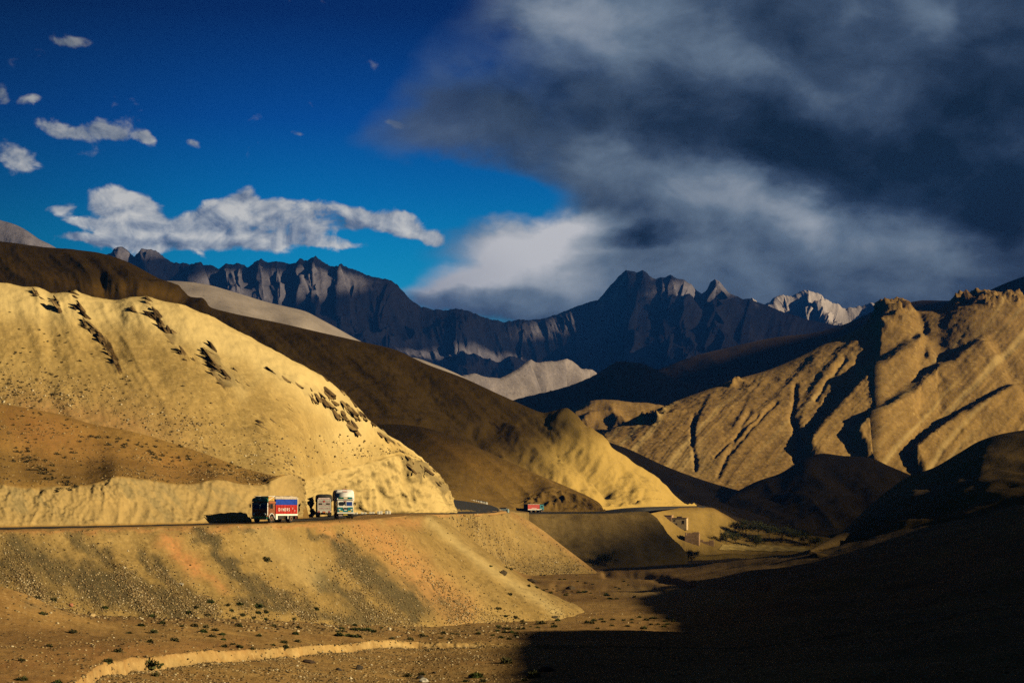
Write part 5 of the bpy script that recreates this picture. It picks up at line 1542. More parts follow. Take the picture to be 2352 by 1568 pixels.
for s in (-1, 1):
    MB().box(s * 0.62 - 0.3, s * 0.62 + 0.3, 3.725, 3.74, 2.02, 2.26).build('dark_panel', m_chassis, t)
    MB().box(s * 0.85 - 0.18, s * 0.85 + 0.18, 3.72, 3.80, 0.82, 0.98, 0.02).build('tail_light', m_red, t)
    MB().box(min(s * 0.7, s * 1.18), max(s * 0.7, s * 1.18), 2.75, 2.80, 0.25, 0.75).build('mud_flap', m_black, t)
MB().box(-1.12, 1.12, 3.66, 3.76, 0.78, 1.02, 0.02).build('bumper', m_white, t)
MB().box(-0.22, 0.22, 3.765, 3.80, 0.76, 0.96).build('number_plate', m_orange, t)

# ------------------------------------------------------------------ far red truck
loc = place(1226, 719, None, far_bvh)
t = thing('red_truck', 'small red truck on the far road in front of the brown cut', 'truck', loc, rad(128), 'lorries on the mountain road')
running_gear(t)
cab(t, m_teal, m_teal, m_teal, 3.05)
windscreen(t, [(-1.02, -0.10), (0.10, 1.02)], m_glass)
for s in (-1, 1):
    xo = s * 1.18
    d_ = MB().box(min(xo, xo + s * 0.035), max(xo, xo + s * 0.035), -3.22, -2.0, 1.28, 2.62, 0.01).build('door', m_teal, t)
    MB().box(min(xo, xo + s * 0.05), max(xo, xo + s * 0.05), -3.12, -2.4, 1.85, 2.48).build('side_window', m_glass, d_)
    MB().box(min(s * 1.14, s * 1.25), max(s * 1.14, s * 1.25), -1.74, 3.64, 0.92, 1.22).build('side_rail', m_white, t)
    MB().box(min(s * 1.14, s * 1.25), max(s * 1.14, s * 1.25), -2.6, -1.9, 1.05, 1.3).build('cab_step', m_white, t)
    MB().box(min(s * 1.19, s * 1.225), max(s * 1.19, s * 1.225), -0.4, 2.0, 1.5, 1.66).build('paint_stripe', m_pink, t)
MB().box(-1.19, 1.19, -1.72, 3.62, 1.14, 2.85).build('cargo_body', m_red, t)
MB().box(-1.19, 1.19, 3.625, 3.68, 1.14, 2.85).build('tailgate', m_dark_tarp, t)  # shade on the truck's rear put into a near-black colour
lumpy(-1.24, 1.24, -1.8, 3.66, 2.84, 3.05, 4, amp=0.03).build('top_cover', m_grey, t, True)

ORDK = ['first', 'second', 'third', 'fourth', 'fifth', 'sixth', 'seventh', 'eighth', 'ninth', 'tenth', 'eleventh', 'twelfth', 'thirteenth', 'fourteenth', 'fifteenth', 'sixteenth', 'seventeenth', 'eighteenth']
# ------------------------------------------------------------------ kerb blocks and the culvert parapet
m_kerb = plain('whitewash', (0.74, 0.70, 0.60), 0.8, var=0.15, scale=5)
m_kerbd = plain('dark_stone', (0.05, 0.04, 0.035), 0.9, var=0.3, scale=5)
kb = MB().box(-0.21, 0.21, -0.14, 0.14, -0.25, 0.36, 0.035).build('kerb_block', m_kerb)
kt = MB().box(-0.16, 0.16, -0.11, 0.11, -0.25, 0.40, 0.03).build('kerb_block', m_kerb)
src = [(1208, 366, 0), (1285, 366, 0), (1432, 368, 0), (1510, 368, 0), (1650, 369, 0), (1722, 369, 0), (1860, 364, 1), (1930, 365, 1), (2070, 365, 1), (2148, 366, 1)]
first = True
for i, (zx, d, tall) in enumerate(src):
    px = (750 + zx / 10.69) / 1.0629
    o = kb if i == 0 else kb.copy()
    if i:
        COL.objects.link(o)
    p = place(px, d)
    o.location = p - Vector((0, 0, 0.05)); o.rotation_euler = (0, 0, random.uniform(-0.12, 0.12))
    o.scale = (1.05, 1, 1.45 if tall else 0.95)
    tag(o, 'whitewashed kerb block, %s in the row from the teal truck' % ORDK[i], 'kerb stone', 'kerb blocks beside the teal truck')
gb = bvh_of(GULLY)
for i in range(18):
    f_ = i / 17
    px = 1048 + 72 * f_
    py = 1147.5 + 10.5 * f_
    P0, _n = hit(GULLY, px, py + 1.0)
    o = kt if i == 0 else kt.copy()
    if i:
        COL.objects.link(o)
    o.location = (P0[0], P0[1], P0[2] + 0.05); o.scale = (1.5, 1.5, 2.2)
    tag(o, 'small white kerb block on the far road bend, %s from the rock nose' % ORDK[i], 'kerb stone', 'kerb blocks round the far bend')
P0, _n = hit(GULLY, 1046, 1147); P1, _n = hit(GULLY, 1119, 1158.5)
a, b = Vector(P0), Vector(P1)
w_ = MB()
k = 24
dirn = (b - a).normalized(); side = Vector((0, 0, 1)).cross(dirn).normalized() * 0.18
for i in range(k):
    p, q = a.lerp(b, i / k), a.lerp(b, (i + 1) / k)
    p = Vector((p.x, p.y + 0.8, drop(p.x, p.y + 0.8, gb, p.z))); q = Vector((q.x, q.y + 0.8, drop(q.x, q.y + 0.8, gb, q.z)))
    h0 = Vector((0, 0, 1.0 + 0.08 * random.random()))
    v = [p - side, q - side, q + side, p + side, p - side + h0, q - side + h0, q + side + h0, p + side + h0]
    w_.add(v, [(0, 1, 5, 4), (1, 2, 6, 5), (2, 3, 7, 6), (3, 0, 4, 7), (4, 5, 6, 7), (0, 3, 2, 1)])
tag(w_.build('parapet_wall', m_kerbd), 'low dark stone parapet behind the white blocks of the far road bend', 'wall')
P0, _n = hit(EMB2, 1157, 1174)
P0 = at(1157, 1170.5, 596)
t = thing('culvert_parapet', 'pale blue concrete culvert parapet with a dark top at the tip of the road bend', 'parapet', (P0[0], P0[1], P0[2] - 0.4), rad(-12))
m_conc = plain('pale_concrete', (0.36, 0.42, 0.42), 0.85, var=0.25, scale=3)
MB().box(-0.9, 0.9, -0.25, 0.25, -0.8, 0.85, 0.04).build('wall', m_conc, t)
MB().box(-1.25, 0.95, -0.32, 0.32, 0.855, 1.15, 0.03).build('coping', m_kerbd, t)
MB().box(0.92, 1.55, -0.3, 0.3, -0.8, 0.7, 0.06).build('end_post', plain('pale_blue', (0.3, 0.44, 0.46), 0.8), t)
MB().box(-1.3, -0.95, -0.28, 0.28, -0.8, 0.6, 0.04).build('end_post', m_kerb, t)
# ------------------------------------------------------------------ shrubs
m_shrub = []
for i, c in enumerate([(0.050, 0.052, 0.016), (0.070, 0.062, 0.022), (0.045, 0.06, 0.014)]):
    m_shrub.append(plain('shrub_leaves', c, 0.85, 0.15, var=0.45, scale=9))
m_greens = plain('green_leaves', (0.045, 0.056, 0.015), 0.8, 0.15, var=0.4, scale=9)
m_twig = plain('twig', (0.08, 0.055, 0.03), 0.9, var=0.3)
m_dry = plain('dry_bush_leaves', (0.06, 0.046, 0.02), 0.9, 0.1, var=0.4, scale=6)


def tuft_mesh(name, mat, n, rx, rz, leaf, seed, flatten=1.0):
    r = random.Random(seed)
    b = MB()
    for _ in range(n):
        a = r.uniform(0, 2 * PI); e = math.asin(r.uniform(0.0, 1.0) ** 0.8)
        k = r.uniform(0.55, 1.05) * (1 + 0.18 * math.sin(3 * a + seed))
        p = Vector((rx * k * math.cos(a) * math.cos(e), rx * k * math.sin(a) * math.cos(e), rz * k * math.sin(e) * flatten))
        d = Vector((p.x, p.y, p.z * 1.5 + 0.15 * rz)).normalized()
        s = d.cross(Vector((r.uniform(-1, 1), r.uniform(-1, 1), r.uniform(-1, 1)))).normalized() * leaf * r.uniform(0.25, 0.5)
        q = p + d * leaf * r.uniform(0.6, 1.2)
        b.add([p - s, p + s, q + s * 0.6, q - s * 0.6], [(0, 1, 2, 3)])
    # a close inner cushion so that the tuft is not hollow
    m = 8
    for ring in range(3):
        z0, z1 = rz * 0.72 * math.sin(ring * PI / 6), rz * 0.72 * math.sin((ring + 1) * PI / 6)
        r0, r1 = rx * 0.75 * math.cos(ring * PI / 6), rx * 0.75 * math.cos((ring + 1) * PI / 6)
        for i in range(m):
            a0, a1 = 2 * PI * i / m, 2 * PI * (i + 1) / m
            b.add([(r0 * math.cos(a0), r0 * math.sin(a0), z0 - 0.05), (r0 * math.cos(a1), r0 * math.sin(a1), z0 - 0.05), (r1 * math.cos(a1), r1 * math.sin(a1), z1 - 0.05), (r1 * math.cos(a0), r1 * math.sin(a0), z1 - 0.05)], [(0, 1, 2, 3)])
    me = bpy.data.meshes.new(name)
    me.from_pydata(b.v, [], b.f)
    me.materials.append(mat)
    return me


SHRUB = [tuft_mesh('shrub', m_shrub[i % 3], 110, 0.42, 0.34, 0.17, i + 3) for i in range(5)]
GREEN = [tuft_mesh('green_bush', m_greens, 130, 0.55, 0.34, 0.22, i + 40) for i in range(3)]
ORD = ['first', 'second', 'third', 'fourth', 'fifth', 'sixth', 'seventh', 'eighth', 'ninth', 'tenth', 'eleventh', 'twelfth', 'thirteenth', 'fourteenth', 'fifteenth', 'sixteenth', 'seventeenth', 'eighteenth']
DRY = [tuft_mesh('dry_bush', m_dry, 26, 0.40, 0.30, 0.22, i + 70) for i in range(4)]


def R1(l):
    return [(x / 3.763 / 1.0629, (1380 + y / 3.763) / 1.0629) for x, y in l]


def R2(l):
    return [((625 + x / 3.763) / 1.0629, (1380 + y / 3.763) / 1.0629) for x, y in l]


def R3(l):
    return [((1150 + x / 3.92) / 1.0629, (1350 + y / 3.92) / 1.0629) for x, y in l]


LEFT = R1([(395, 440), (670, 610), (1290, 560), (1485, 535), (1675, 560), (1790, 565), (1885, 575), (1180, 625), (1415, 622), (1375, 705), (1605, 695), (450, 745), (195, 872), (210, 1055), (995, 893), (1425, 1010), (1865, 605), (1975, 605), (1950, 658), (2040, 640), (2055, 678), (2195, 555), (2145, 485), (2225, 460), (1910, 455), (1795, 390), (1395, 465), (2055, 750), (2135, 725), (2200, 760), (2320, 765), (960, 390), (490, 320), (350, 300), (250, 385), (1080, 800), (2330, 485), (2090, 370), (2120, 415), (535, 1075)])
MIDL = R2([(170, 563), (380, 577), (20, 652), (360, 637), (150, 730), (250, 705), (380, 703), (265, 755), (905, 553), (780, 587), (755, 608), (800, 610), (1250, 672), (1410, 680), (1520, 650), (1568, 650), (1720, 628), (1800, 630), (1845, 632), (2040, 628), (1695, 665), (1780, 678), (2225, 573), (2220, 603), (2285, 613), (2320, 590), (2250, 665), (2330, 680), (1155, 578), (1390, 1025), (1520, 1000), (1925, 1070), (2295, 465), (2225, 400), (1450, 598), (90, 430), (85, 495), (350, 495), (550, 405)])
RIGHT = R3([(370, 403), (325, 600), (430, 618), (485, 652), (485, 672), (260, 713), (255, 745), (355, 733), (325, 757), (315, 718), (385, 758), (435, 767), (505, 720), (450, 728), (570, 703), (635, 708), (825, 648), (785, 678), (790, 708), (70, 770), (285, 810), (365, 824), (430, 800), (210, 787), (585, 800), (1105, 667), (1180, 650), (1155, 676), (1245, 633), (1265, 655), (1360, 638), (1465, 647), (1540, 637), (1605, 612), (1540, 665), (1720, 678), (1790, 683), (1730, 628), (1770, 622), (1680, 642), (1875, 628), (1855, 655), (1875, 685), (1940, 653), (1850, 710), (1655, 725), (1500, 700), (1350, 700), (1215, 715), (510, 1220), (120, 1240), (655, 672), (550, 318), (625, 328), (695, 347), (730, 344), (765, 360), (785, 340), (815, 363), (820, 312), (905, 408), (920, 384), (960, 377), (1140, 383), (1185, 423), (1350, 437), (1395, 442), (1290, 385), (1560, 427), (1410, 342), (1375, 325), (1455, 270), (1500, 310), (705, 213), (670, 212), (515, 180), (370, 155), (330, 140), (190, 128), (1015, 273), (1165, 300), (1100, 285), (900, 255), (850, 250), (1010, 210)])
GREENS = [(q, 'green low bush among the stones at the foot of the embankment', 'green bushes at the foot of the embankment') for q in R1([(1740, 430), (1930, 340), (2200, 362)]) + R2([(20, 385), (20, 435)])]
GREENS += [(q, 'green low bush in the grassy patch above the pale stream bank', 'green bushes above the stream bank') for q in R2([(950, 598), (900, 596), (1010, 600), (1070, 605), (760, 650), (850, 652), (890, 655), (940, 658)])]
GREENS += [(q, 'green low bush by the dark rock on the lit valley floor', 'green bushes on the lit valley floor') for q in R3([(1030, 377), (1075, 374), (1100, 370), (1300, 410), (1325, 437)])]


def best_hit(px, py, patches):
    """the land form nearest to the camera among those that show there"""
    best = None
    for S in patches:
        d2 = (S.px - px) ** 2 + (S.py - py) ** 2
        i = np.unravel_index(np.argmin(d2 + 0.0 * S.P[..., 1]), d2.shape)
        if d2[i] < 40 and (best is None or S.P[i][1] < best[0][1]):
            best = (S.P[i].copy(), S.N[i].copy())
    return best


NEAR = [FLOOR, EMB1, EMB2]
nshr = 0


def put(mesh, name, q, size, label, cat, group, patches=NEAR, sink=0.05):
    global nshr
    h = best_hit(q[0], q[1], patches)
    if h is None:
        return None
    o = bpy.data.objects.new(name, mesh)
    o.location = (h[0][0], h[0][1], h[0][2] - sink)
    o.rotation_euler = (random.uniform(-0.1, 0.1), random.uniform(-0.1, 0.1), random.uniform(0, 6.28))
    o.scale = (size * random.uniform(0.9, 1.2), size * random.uniform(0.9, 1.2), size * random.uniform(0.8, 1.1))
    COL.objects.link(o)
    tag(o, label, cat, group)
    nshr += 1
    return o


for lst, lab, grp in ((LEFT, 'small round olive shrub on the stony ground below the left embankment', 'shrubs below the left embankment'),
                      (MIDL, 'small round olive shrub on the gravel flat by the pale stream bank', 'shrubs on the gravel flat by the stream bank'),
                      (RIGHT, 'small round olive shrub on the sunlit ground beside the big shadow', 'shrubs beside the big shadow')):
    for q in lst:
        put(random.choice(SHRUB), 'shrub', q, random.uniform(0.6, 1.0), lab, 'shrub', grp)
cnt = {}
for q, lab, grp in sorted(GREENS, key=lambda g_: g_[0][0]):
    cnt[grp] = cnt.get(grp, 0) + 1
    lab = lab.replace('green low bush', 'green low bush, %s from the left,' % ORD[cnt[grp] - 1])
    put(random.choice(GREEN), 'green_bush', q, random.uniform(0.6, 1.05), lab, 'bush', grp)
put(SHRUB[0], 'shrub', R1([(1370, 925)])[0], 1.9, 'largest dark round shrub growing on the face of the pale stream bank', 'shrub', None)
put(SHRUB[1], 'shrub', R2([(2305, 895)])[0], 1.5, 'big olive shrub on the dry stream bed left of the shadow edge', 'shrub', None)
put(SHRUB[2], 'shrub', R2([(2020, 1025)])[0], 1.7, 'broad olive shrub at the bottom edge on the dry stream bed', 'shrub', None)
put(SHRUB[3], 'shrub', R3([(600, 1190)])[0], 1.5, 'round olive shrub at the bottom edge next to the shadow', 'shrub', None)
put(SHRUB[4], 'shrub', R3([(665, 675)])[0], 1.4, 'round green-olive shrub on the flat ground just above the shadow edge', 'shrub', None)
put(SHRUB[1], 'shrub', R2([(660, 60)])[0] if False else (612, 1287), 1.2, 'single dark shrub in the middle of the smooth sandy part of the embankment', 'shrub', None)

# dry bushes dotted over the pale hill and the mound
rr = random.Random(5)
pts = []
for _ in range(95):
    pts.append((rr.gauss(110, 70), rr.gauss(890, 55)))
for _ in range(45):
    pts.append((rr.uniform(20, 620), rr.uniform(760, 1060)))
for _ in range(40):
    k = rr.random(); pts.append((60 + 120 * k + rr.gauss(0, 9), 905 + 110 * k + rr.gauss(0, 8)))
for _ in range(30):
    pts.append((rr.uniform(620, 900), rr.uniform(960, 1090)))
n1 = 0
for q in pts:
    if n1 < 110 and put(rr.choice(DRY), 'dry_bush', q, rr.uniform(0.35, 0.75), 'tiny dark bush dotted on the pale sandy hillside above the road', 'dry bush', 'dark bushes dotted over the pale hill', [MOUND, MAIN]):
        n1 += 1
pts = []
for _ in range(50):
    k = rr.random(); pts.append((40 + 120 * k + rr.gauss(0, 10), 1040 + 80 * k + rr.gauss(0, 10)))
for _ in range(40):
    k = rr.random(); pts.append((240 + 330 * k + rr.gauss(0, 16), 1010 + 80 * k + rr.gauss(0, 10)))
for _ in range(50):
    pts.append((rr.uniform(5, 600), rr.uniform(960, 1095)))
n1 = 0
for q in pts:
    if n1 < 110 and put(rr.choice(DRY), 'dry_bush', q, rr.uniform(0.45, 0.95), 'tiny dark bush dotted on the orange mound above the cut bank', 'dry bush', 'dark bushes dotted over the orange mound', [MOUND]):
        n1 += 1

# ------------------------------------------------------------------ stones
m_stone = bpy.data.materials.new('loose_stone')
m_stone.use_nodes = True
M = NT(m_stone.node_tree)
tone = M.n('ShaderNodeAttribute', attribute_name='tone')
tv = M.n('ShaderNodeSeparateColor', {0: tone.outputs['Color']})
c = M.ramp(tv.outputs[0], [(0.0, (0.045, 0.032, 0.018)), (0.45, (0.17, 0.11, 0.045)), (0.8, (0.36, 0.26, 0.12)), (1.0, (0.62, 0.53, 0.36))])
n = M.noise(M.n('ShaderNodeNewGeometry').outputs['Position'], 6.0, 4, 0.6)
c = M.mix(M.smooth(n, 0.3, 0.7), M.vm('SCALE', c, scale=0.75), c)
M.n('ShaderNodeOutputMaterial', {0: M.n('ShaderNodeBsdfPrincipled', {'Base Color': c, 'Roughness': 0.9, 'Specular IOR Level': 0.15}).outputs[0]})


def rock_template(seed, flat=0.7, sub=1):
    bm = bmesh.new()
    bmesh.ops.create_icosphere(bm, subdivisions=sub, radius=1.0)
    r = random.Random(seed)
    cuts = [(Vector((r.uniform(-1, 1), r.uniform(-1, 1), r.uniform(-1, 1))).normalized(), r.uniform(0.45, 0.85)) for _ in range(6)]
    for v in bm.verts:
        p = v.co.copy()
        for nn, k in cuts:
            dd_ = p.dot(nn) - k
            if dd_ > 0:
                p -= nn * dd_ * 0.9
        v.co = Vector((p.x * 1.2, p.y, p.z * flat)) * r.uniform(0.88, 1.1)
    V = np.array([v.co[:] for v in bm.verts]); Fc = np.array([[v.index for v in f.verts] for f in bm.faces])
    bm.free()
    return V, Fc


TPL = [rock_template(i) for i in range(7)]


def stones(name, S, density, count, smin, smax, label, power=2.2, tone_lo=0.0, tone_hi=1.0, seed=1):
    """loose stones lying on a land form, as one body of stuff"""
    g = np.random.default_rng(seed)
    w = np.clip(density, 0, None) * (S.px > -20) * (S.px < 2372) * (S.py < 1590)
    w = w.ravel() / w.sum()
    idx = g.choice(w.size, count, p=w)
    P = S.P.reshape(-1, 3)[idx]
    mpp = P[:, 1] / F
    P = P + np.stack([g.uniform(-1.5, 1.5, count) * mpp * 1.5, g.uniform(-6, 6, count) * mpp, 0 * mpp], 1) * np.array([1, 0.3, 0])
    size = smin + (smax - smin) * g.random(count) ** power
    a = g.uniform(0, 6.283, count)
    t_ = np.clip(tone_lo + (tone_hi - tone_lo) * g.beta(1.6, 1.8, count), 0, 1)
    Vs, Fs, Ts = [], [], []
    off_ = 0
    for k in range(len(TPL)):
        m = np.arange(count) % len(TPL) == k
        V, Fc = TPL[k]
        nk = int(m.sum())
        ca, sa = np.cos(a[m])[:, None], np.sin(a[m])[:, None]
        X = V[None, :, 0] * ca - V[None, :, 1] * sa
        Y = V[None, :, 0] * sa + V[None, :, 1] * ca
        Z = np.repeat(V[None, :, 2], nk, 0)
        q = np.stack([X, Y, Z], -1) * size[m][:, None, None] + P[m][:, None, :]
        Vs.append(q.reshape(-1, 3))
        Fs.append((Fc[None] + (np.arange(nk) * len(V))[:, None, None] + off_).reshape(-1, 3))
        Ts.append(np.repeat(t_[m], len(V)))
        off_ += nk * len(V)
    V, Fc, T = np.concatenate(Vs), np.concatenate(Fs), np.concatenate(Ts)
    me = bpy.data.meshes.new(name)
    me.vertices.add(len(V)); me.vertices.foreach_set('co', V.astype(np.float32).ravel())
    me.loops.add(len(Fc) * 3); me.loops.foreach_set('vertex_index', Fc.astype(np.int32).ravel())
    me.polygons.add(len(Fc)); me.polygons.foreach_set('loop_start', np.arange(0, len(Fc) * 3, 3, dtype=np.int32))
    me.update(calc_edges=True)
    at_ = me.attributes.new('tone', 'FLOAT_COLOR', 'POINT')
    at_.data.foreach_set('color', np.stack([T, T, T, np.ones_like(T)], 1).astype(np.float32).ravel())
    me.materials.append(m_stone)
    o = bpy.data.objects.new(name, me)
    o['kind'] = 'stuff'; o['label'] = label
    COL.objects.link(o)
    return o


area = 1.0
den = (0.25 + 1.3 * lower) * (0.3 + sstep(fbm(FLOOR.P, 1 / 9.0, 4, seed=31), -0.25, 0.45)) * (1 - 0.9 * np.clip(bankface, 0, 1)) * (FLOOR.P[..., 1] < 430)
stones('gravel', FLOOR, den, 24000, 0.04, 0.22, 'loose gravel and stones strewn over the dry valley floor', 2.6)
foot = seg(FLOOR, [(60, 1392), (460, 1418), (800, 1440), (1000, 1448), (1200, 1440)], 16, 8)
stones('gravel', FLOOR, foot, 2600, 0.06, 0.34, 'tumbled stones along the foot of the embankment', 2.0)
scree = EMB1.mask[..., 2] * (0.4 + 0.9 * sstep(EMB1.r, 1.8, 3.6)) + 0.75 * sstep(EMB1.r, 2.9, 3.9) * (1 - sstep(EMB1.r, 4.1, 4.4)) + 0.03 * (EMB1.r > 1.1)
scree = scree + 0.6 * EMB1.mask[..., 1] * (EMB1.px > 800) * sstep(EMB1.r, 1.2, 1.6)
stones('gravel', EMB1, scree * (0.25 + sstep(fbm(EMB1.UV * 0.25, 1.0, 3, seed=12), -0.2, 0.4)), 30000, 0.035, 0.17, 'stony scree fallen down the road embankment', 2.2, 0.15, 1.0)
scree = EMB2.mask[..., 2] + 0.05 * (EMB2.r > 1.1)
stones('gravel', EMB2, scree, 5000, 0.08, 0.30, 'stony scree on the second embankment below the road bend', 2.2, 0.25, 1.0)
stones('gravel', MAIN, sstep(MAIN.r, 3.2, 4.4) * (1 - sstep(MAIN.r, 4.5, 4.8)) * (0.2 + sstep(fbm(MAIN.P, 1 / 25, 3, seed=3), 0, 0.5)), 2500, 0.06, 0.3, 'scattered small stones on the pale hillside', 2.0, 0.3, 1.0)
stones('gravel', MOUND, (MOUND.r > 1.2) * (MOUND.r < 3.0) * (0.2 + sstep(fbm(MOUND.P, 1 / 14, 3, seed=3), 0, 0.5)) * (MOUND.px < 690), 2200, 0.05, 0.24, 'scattered small stones on the orange mound', 2.0, 0.0, 0.9)


def boulder(q, size, col, label, seed, flat=0.75, patches=NEAR):
    V, Fc = rock_template(seed, flat, 2)
    me = bpy.data.meshes.new('boulder'); me.from_pydata((V * size).tolist(), [], Fc.tolist())
    me.materials.append(plain('boulder_stone', col, 0.9, 0.15, var=0.35, scale=3))
    o = bpy.data.objects.new('boulder', me)
    h = best_hit(q[0], q[1], patches)
    o.location = (h[0][0], h[0][1], h[0][2] + size * 0.15); o.rotation_euler = (0, 0, seed)
    COL.objects.link(o)
    return tag(o, label, 'boulder')


boulder(R2([(1542, 1060)])[0], 0.50, (0.62, 0.57, 0.47), 'white boulder at the bottom edge of the dry stream bed', 21)
boulder(R2([(1505, 1040)])[0], 0.40, (0.05, 0.04, 0.03), 'dark boulder leaning against the white one on the stream bed', 22)
boulder(R2([(945, 950)])[0], 0.48, (0.045, 0.035, 0.025), 'black pointed boulder alone on the stream bed', 23, 0.95)
boulder(R2([(485, 895)])[0], 0.75, (0.06, 0.04, 0.028), 'dark flat boulder below the pale stream bank', 24, 0.4)
boulder(R2([(760, 965)])[0], 0.38, (0.05, 0.04, 0.03), 'dark low boulder left of the black pointed one', 25, 0.6)
boulder(R2([(870, 1040)])[0], 0.28, (0.5, 0.42, 0.28), 'cream stone in the gravel near the bottom edge', 26)
boulder(R2([(1630, 990)])[0], 0.30, (0.05, 0.04, 0.03), 'small dark boulder right of the white one', 27)
boulder((416, 1343), 0.42, (0.55, 0.49, 0.38), 'pale elongated block lying on the dark scree of the embankment', 28, 0.5)
boulder(R3([(955, 345)])[0], 1.25, (0.07, 0.05, 0.028), 'big dark rough rock on the lit flat between the embankments', 29, 0.6)
boulder(R3([(580, 252)])[0], 1.0, (0.05, 0.035, 0.02), 'dark overhanging rock at the little gully between the embankments', 30, 0.45)
boulder(R3([(720, 1130)])[0], 0.85, (0.03, 0.024, 0.016), 'dark wedge-shaped rock on the shadow edge near the bottom', 31, 0.5)
boulder(R3([(310, 205)])[0], 0.7, (0.06, 0.045, 0.025), 'small dark rock at the foot of the embankment nose', 32, 0.9)
boulder(R3([(795, 615)])[0], 0.8, (0.045, 0.035, 0.02), 'flat dark rock where the embankment nose meets the valley floor', 33, 0.28)
boulder(R1([(650, 362)])[0], 0.35, (0.36, 0.15, 0.08), 'reddish rock at the foot of the embankment on the left', 34)
boulder(R1([(840, 470)])[0], 0.5, (0.42, 0.3, 0.14), 'sandy yellow rock lump on the ground left of centre', 35, 0.7)

# rock slabs that stand out of the pale hill: pieces of the hill
m_slab = [plain('slab_rock', c, 0.9, 0.15, var=0.5, scale=1.5) for c in ((0.07, 0.044, 0.018), (0.11, 0.07, 0.028), (0.19, 0.13, 0.055))]
SLAB = []
for k in range(9):
    r = random.Random(k + 100)
    V, Fc = rock_template(k + 50, 0.55, 1)
    V = V * np.array([1.25, 0.55, 0.55]) + np.array([[r.uniform(-.08, .08) for _ in range(3)] for _ in V])
    me = bpy.data.meshes.new('rock'); me.from_pydata(V.tolist(), [], Fc.tolist())
    me.materials.append(m_slab[k % 3]); SLAB.append(me)
rr = random.Random(77)
nslab = 0


def slabs(S, lines, per, smin, smax, lean):
    global nslab
    for pts_, w, a in lines:
        L = sum(math.dist(pts_[i], pts_[i + 1]) for i in range(len(pts_) - 1))
        for _ in range(max(3, int(L * per * min(1.2, a + 0.2)))):
            if nslab >= 290:
                return
            k = rr.random() * (len(pts_) - 1); i = int(k); f_ = k - i
            x = pts_[i][0] + (pts_[i + 1][0] - pts_[i][0]) * f_ + rr.gauss(0, w * 0.5)
            y = pts_[i][1] + (pts_[i + 1][1] - pts_[i][1]) * f_ + rr.gauss(0, w * 0.35)
            P0, n0 = hit(S, x, y, 2.0)
            o = bpy.data.objects.new('rock', rr.choice(SLAB))
            s_ = rr.uniform(smin, smax) * (0.6 + 0.5 * min(1, a))
            # the strata dip to the right
            o.rotation_euler = (rr.uniform(-0.4, 0.4), lean + rr.uniform(-0.25, 0.25), rr.uniform(-0.5, 0.3))
            o.scale = (s_ * rr.uniform(0.9, 1.6), s_, s_ * rr.uniform(0.6, 1.0))
            o.location = P0 - n0 * s_ * 0.25
            o.parent = S.obj
            COL.objects.link(o)
            nslab += 1


slabs(MAIN, OUTCROPS, 0.20, 0.45, 1.7, 0.75)
print('objects', nshr, nslab)

# ------------------------------------------------------------------ trees and bushes of the valley
m_leaf = [plain('tree_leaves', c, 0.8, 0.15, var=0.5, scale=1.2) for c in ((0.035, 0.042, 0.012), (0.05, 0.055, 0.016))]
m_bark = plain('bark', (0.07, 0.05, 0.03), 0.9, var=0.3)


def tree(px, py, w_m, h_m, label, group=None, S=None, seed=0, name='willow_tree', d=None):
    w_m, h_m = w_m * 1.15, h_m * 1.2
    r = random.Random(seed)
    if d is None:
        h = best_hit(px, py, S or [HSLOPE, EMB3, FLOOR])
        if h is None:
            return
        P0 = h[0]
    else:
        P0 = at(px, py, d)
    t = thing(name, label, 'tree', (P0[0], P0[1], P0[2] - 0.2), r.uniform(0, 6), group)
    b = MB()
    nodes = [Vector((0, 0, 0)), Vector((r.uniform(-.1, .1) * w_m, 0, h_m * 0.35))]
    for i in range(4):
        rad0 = 0.16 * h_m / 5 * (1 - i * 0.2)
        z0, z1 = h_m * 0.12 * i, h_m * 0.12 * (i + 1)
        b.tube((0.05 * i, 0.03 * i, z0), (0.05 * (i + 1), 0.03 * (i + 1), z1), max(0.05, rad0), 7)
    tips = []
    for i in range(8):
        a = i * 2.4 + r.random()
        q = Vector((math.cos(a) * w_m * r.uniform(0.2, 0.38), math.sin(a) * w_m * r.uniform(0.2, 0.38), h_m * r.uniform(0.45, 0.85)))
        b.tube((0.1, 0.06, h_m * r.uniform(0.2, 0.4)), q, 0.035 * h_m / 4, 5)
        tips.append(q)
    b.build('trunk', m_bark, t)
    c = MB()
    clumps = tips + [Vector((r.gauss(0, 0.2) * w_m, r.gauss(0, 0.2) * w_m, h_m * r.uniform(0.35, 0.9))) for _ in range(16)]
    for q in clumps:
        cr = w_m * r.uniform(0.10, 0.19)
        for _ in range(70):
            dv = Vector((r.gauss(0, 1), r.gauss(0, 1), r.gauss(0, 0.8)))
            p = q + dv * cr * 0.62
            if p.z < 0.12 * h_m:
                p.z = 0.12 * h_m + abs(r.gauss(0, 0.1))
            s = Vector((r.gauss(0, 1), r.gauss(0, 1), r.gauss(0, 1))).normalized() * 0.16 * (w_m / 6) ** 0.5
            u = s.cross(Vector((r.gauss(0, 1), r.gauss(0, 1), r.gauss(0, 1)))).normalized() * s.length * 1.3
            c.add([p - s, p + u * 0.6, p + s, p - u * 0.6], [(0, 1, 2, 3)])
    c.build('crown', r.choice(m_leaf), t)


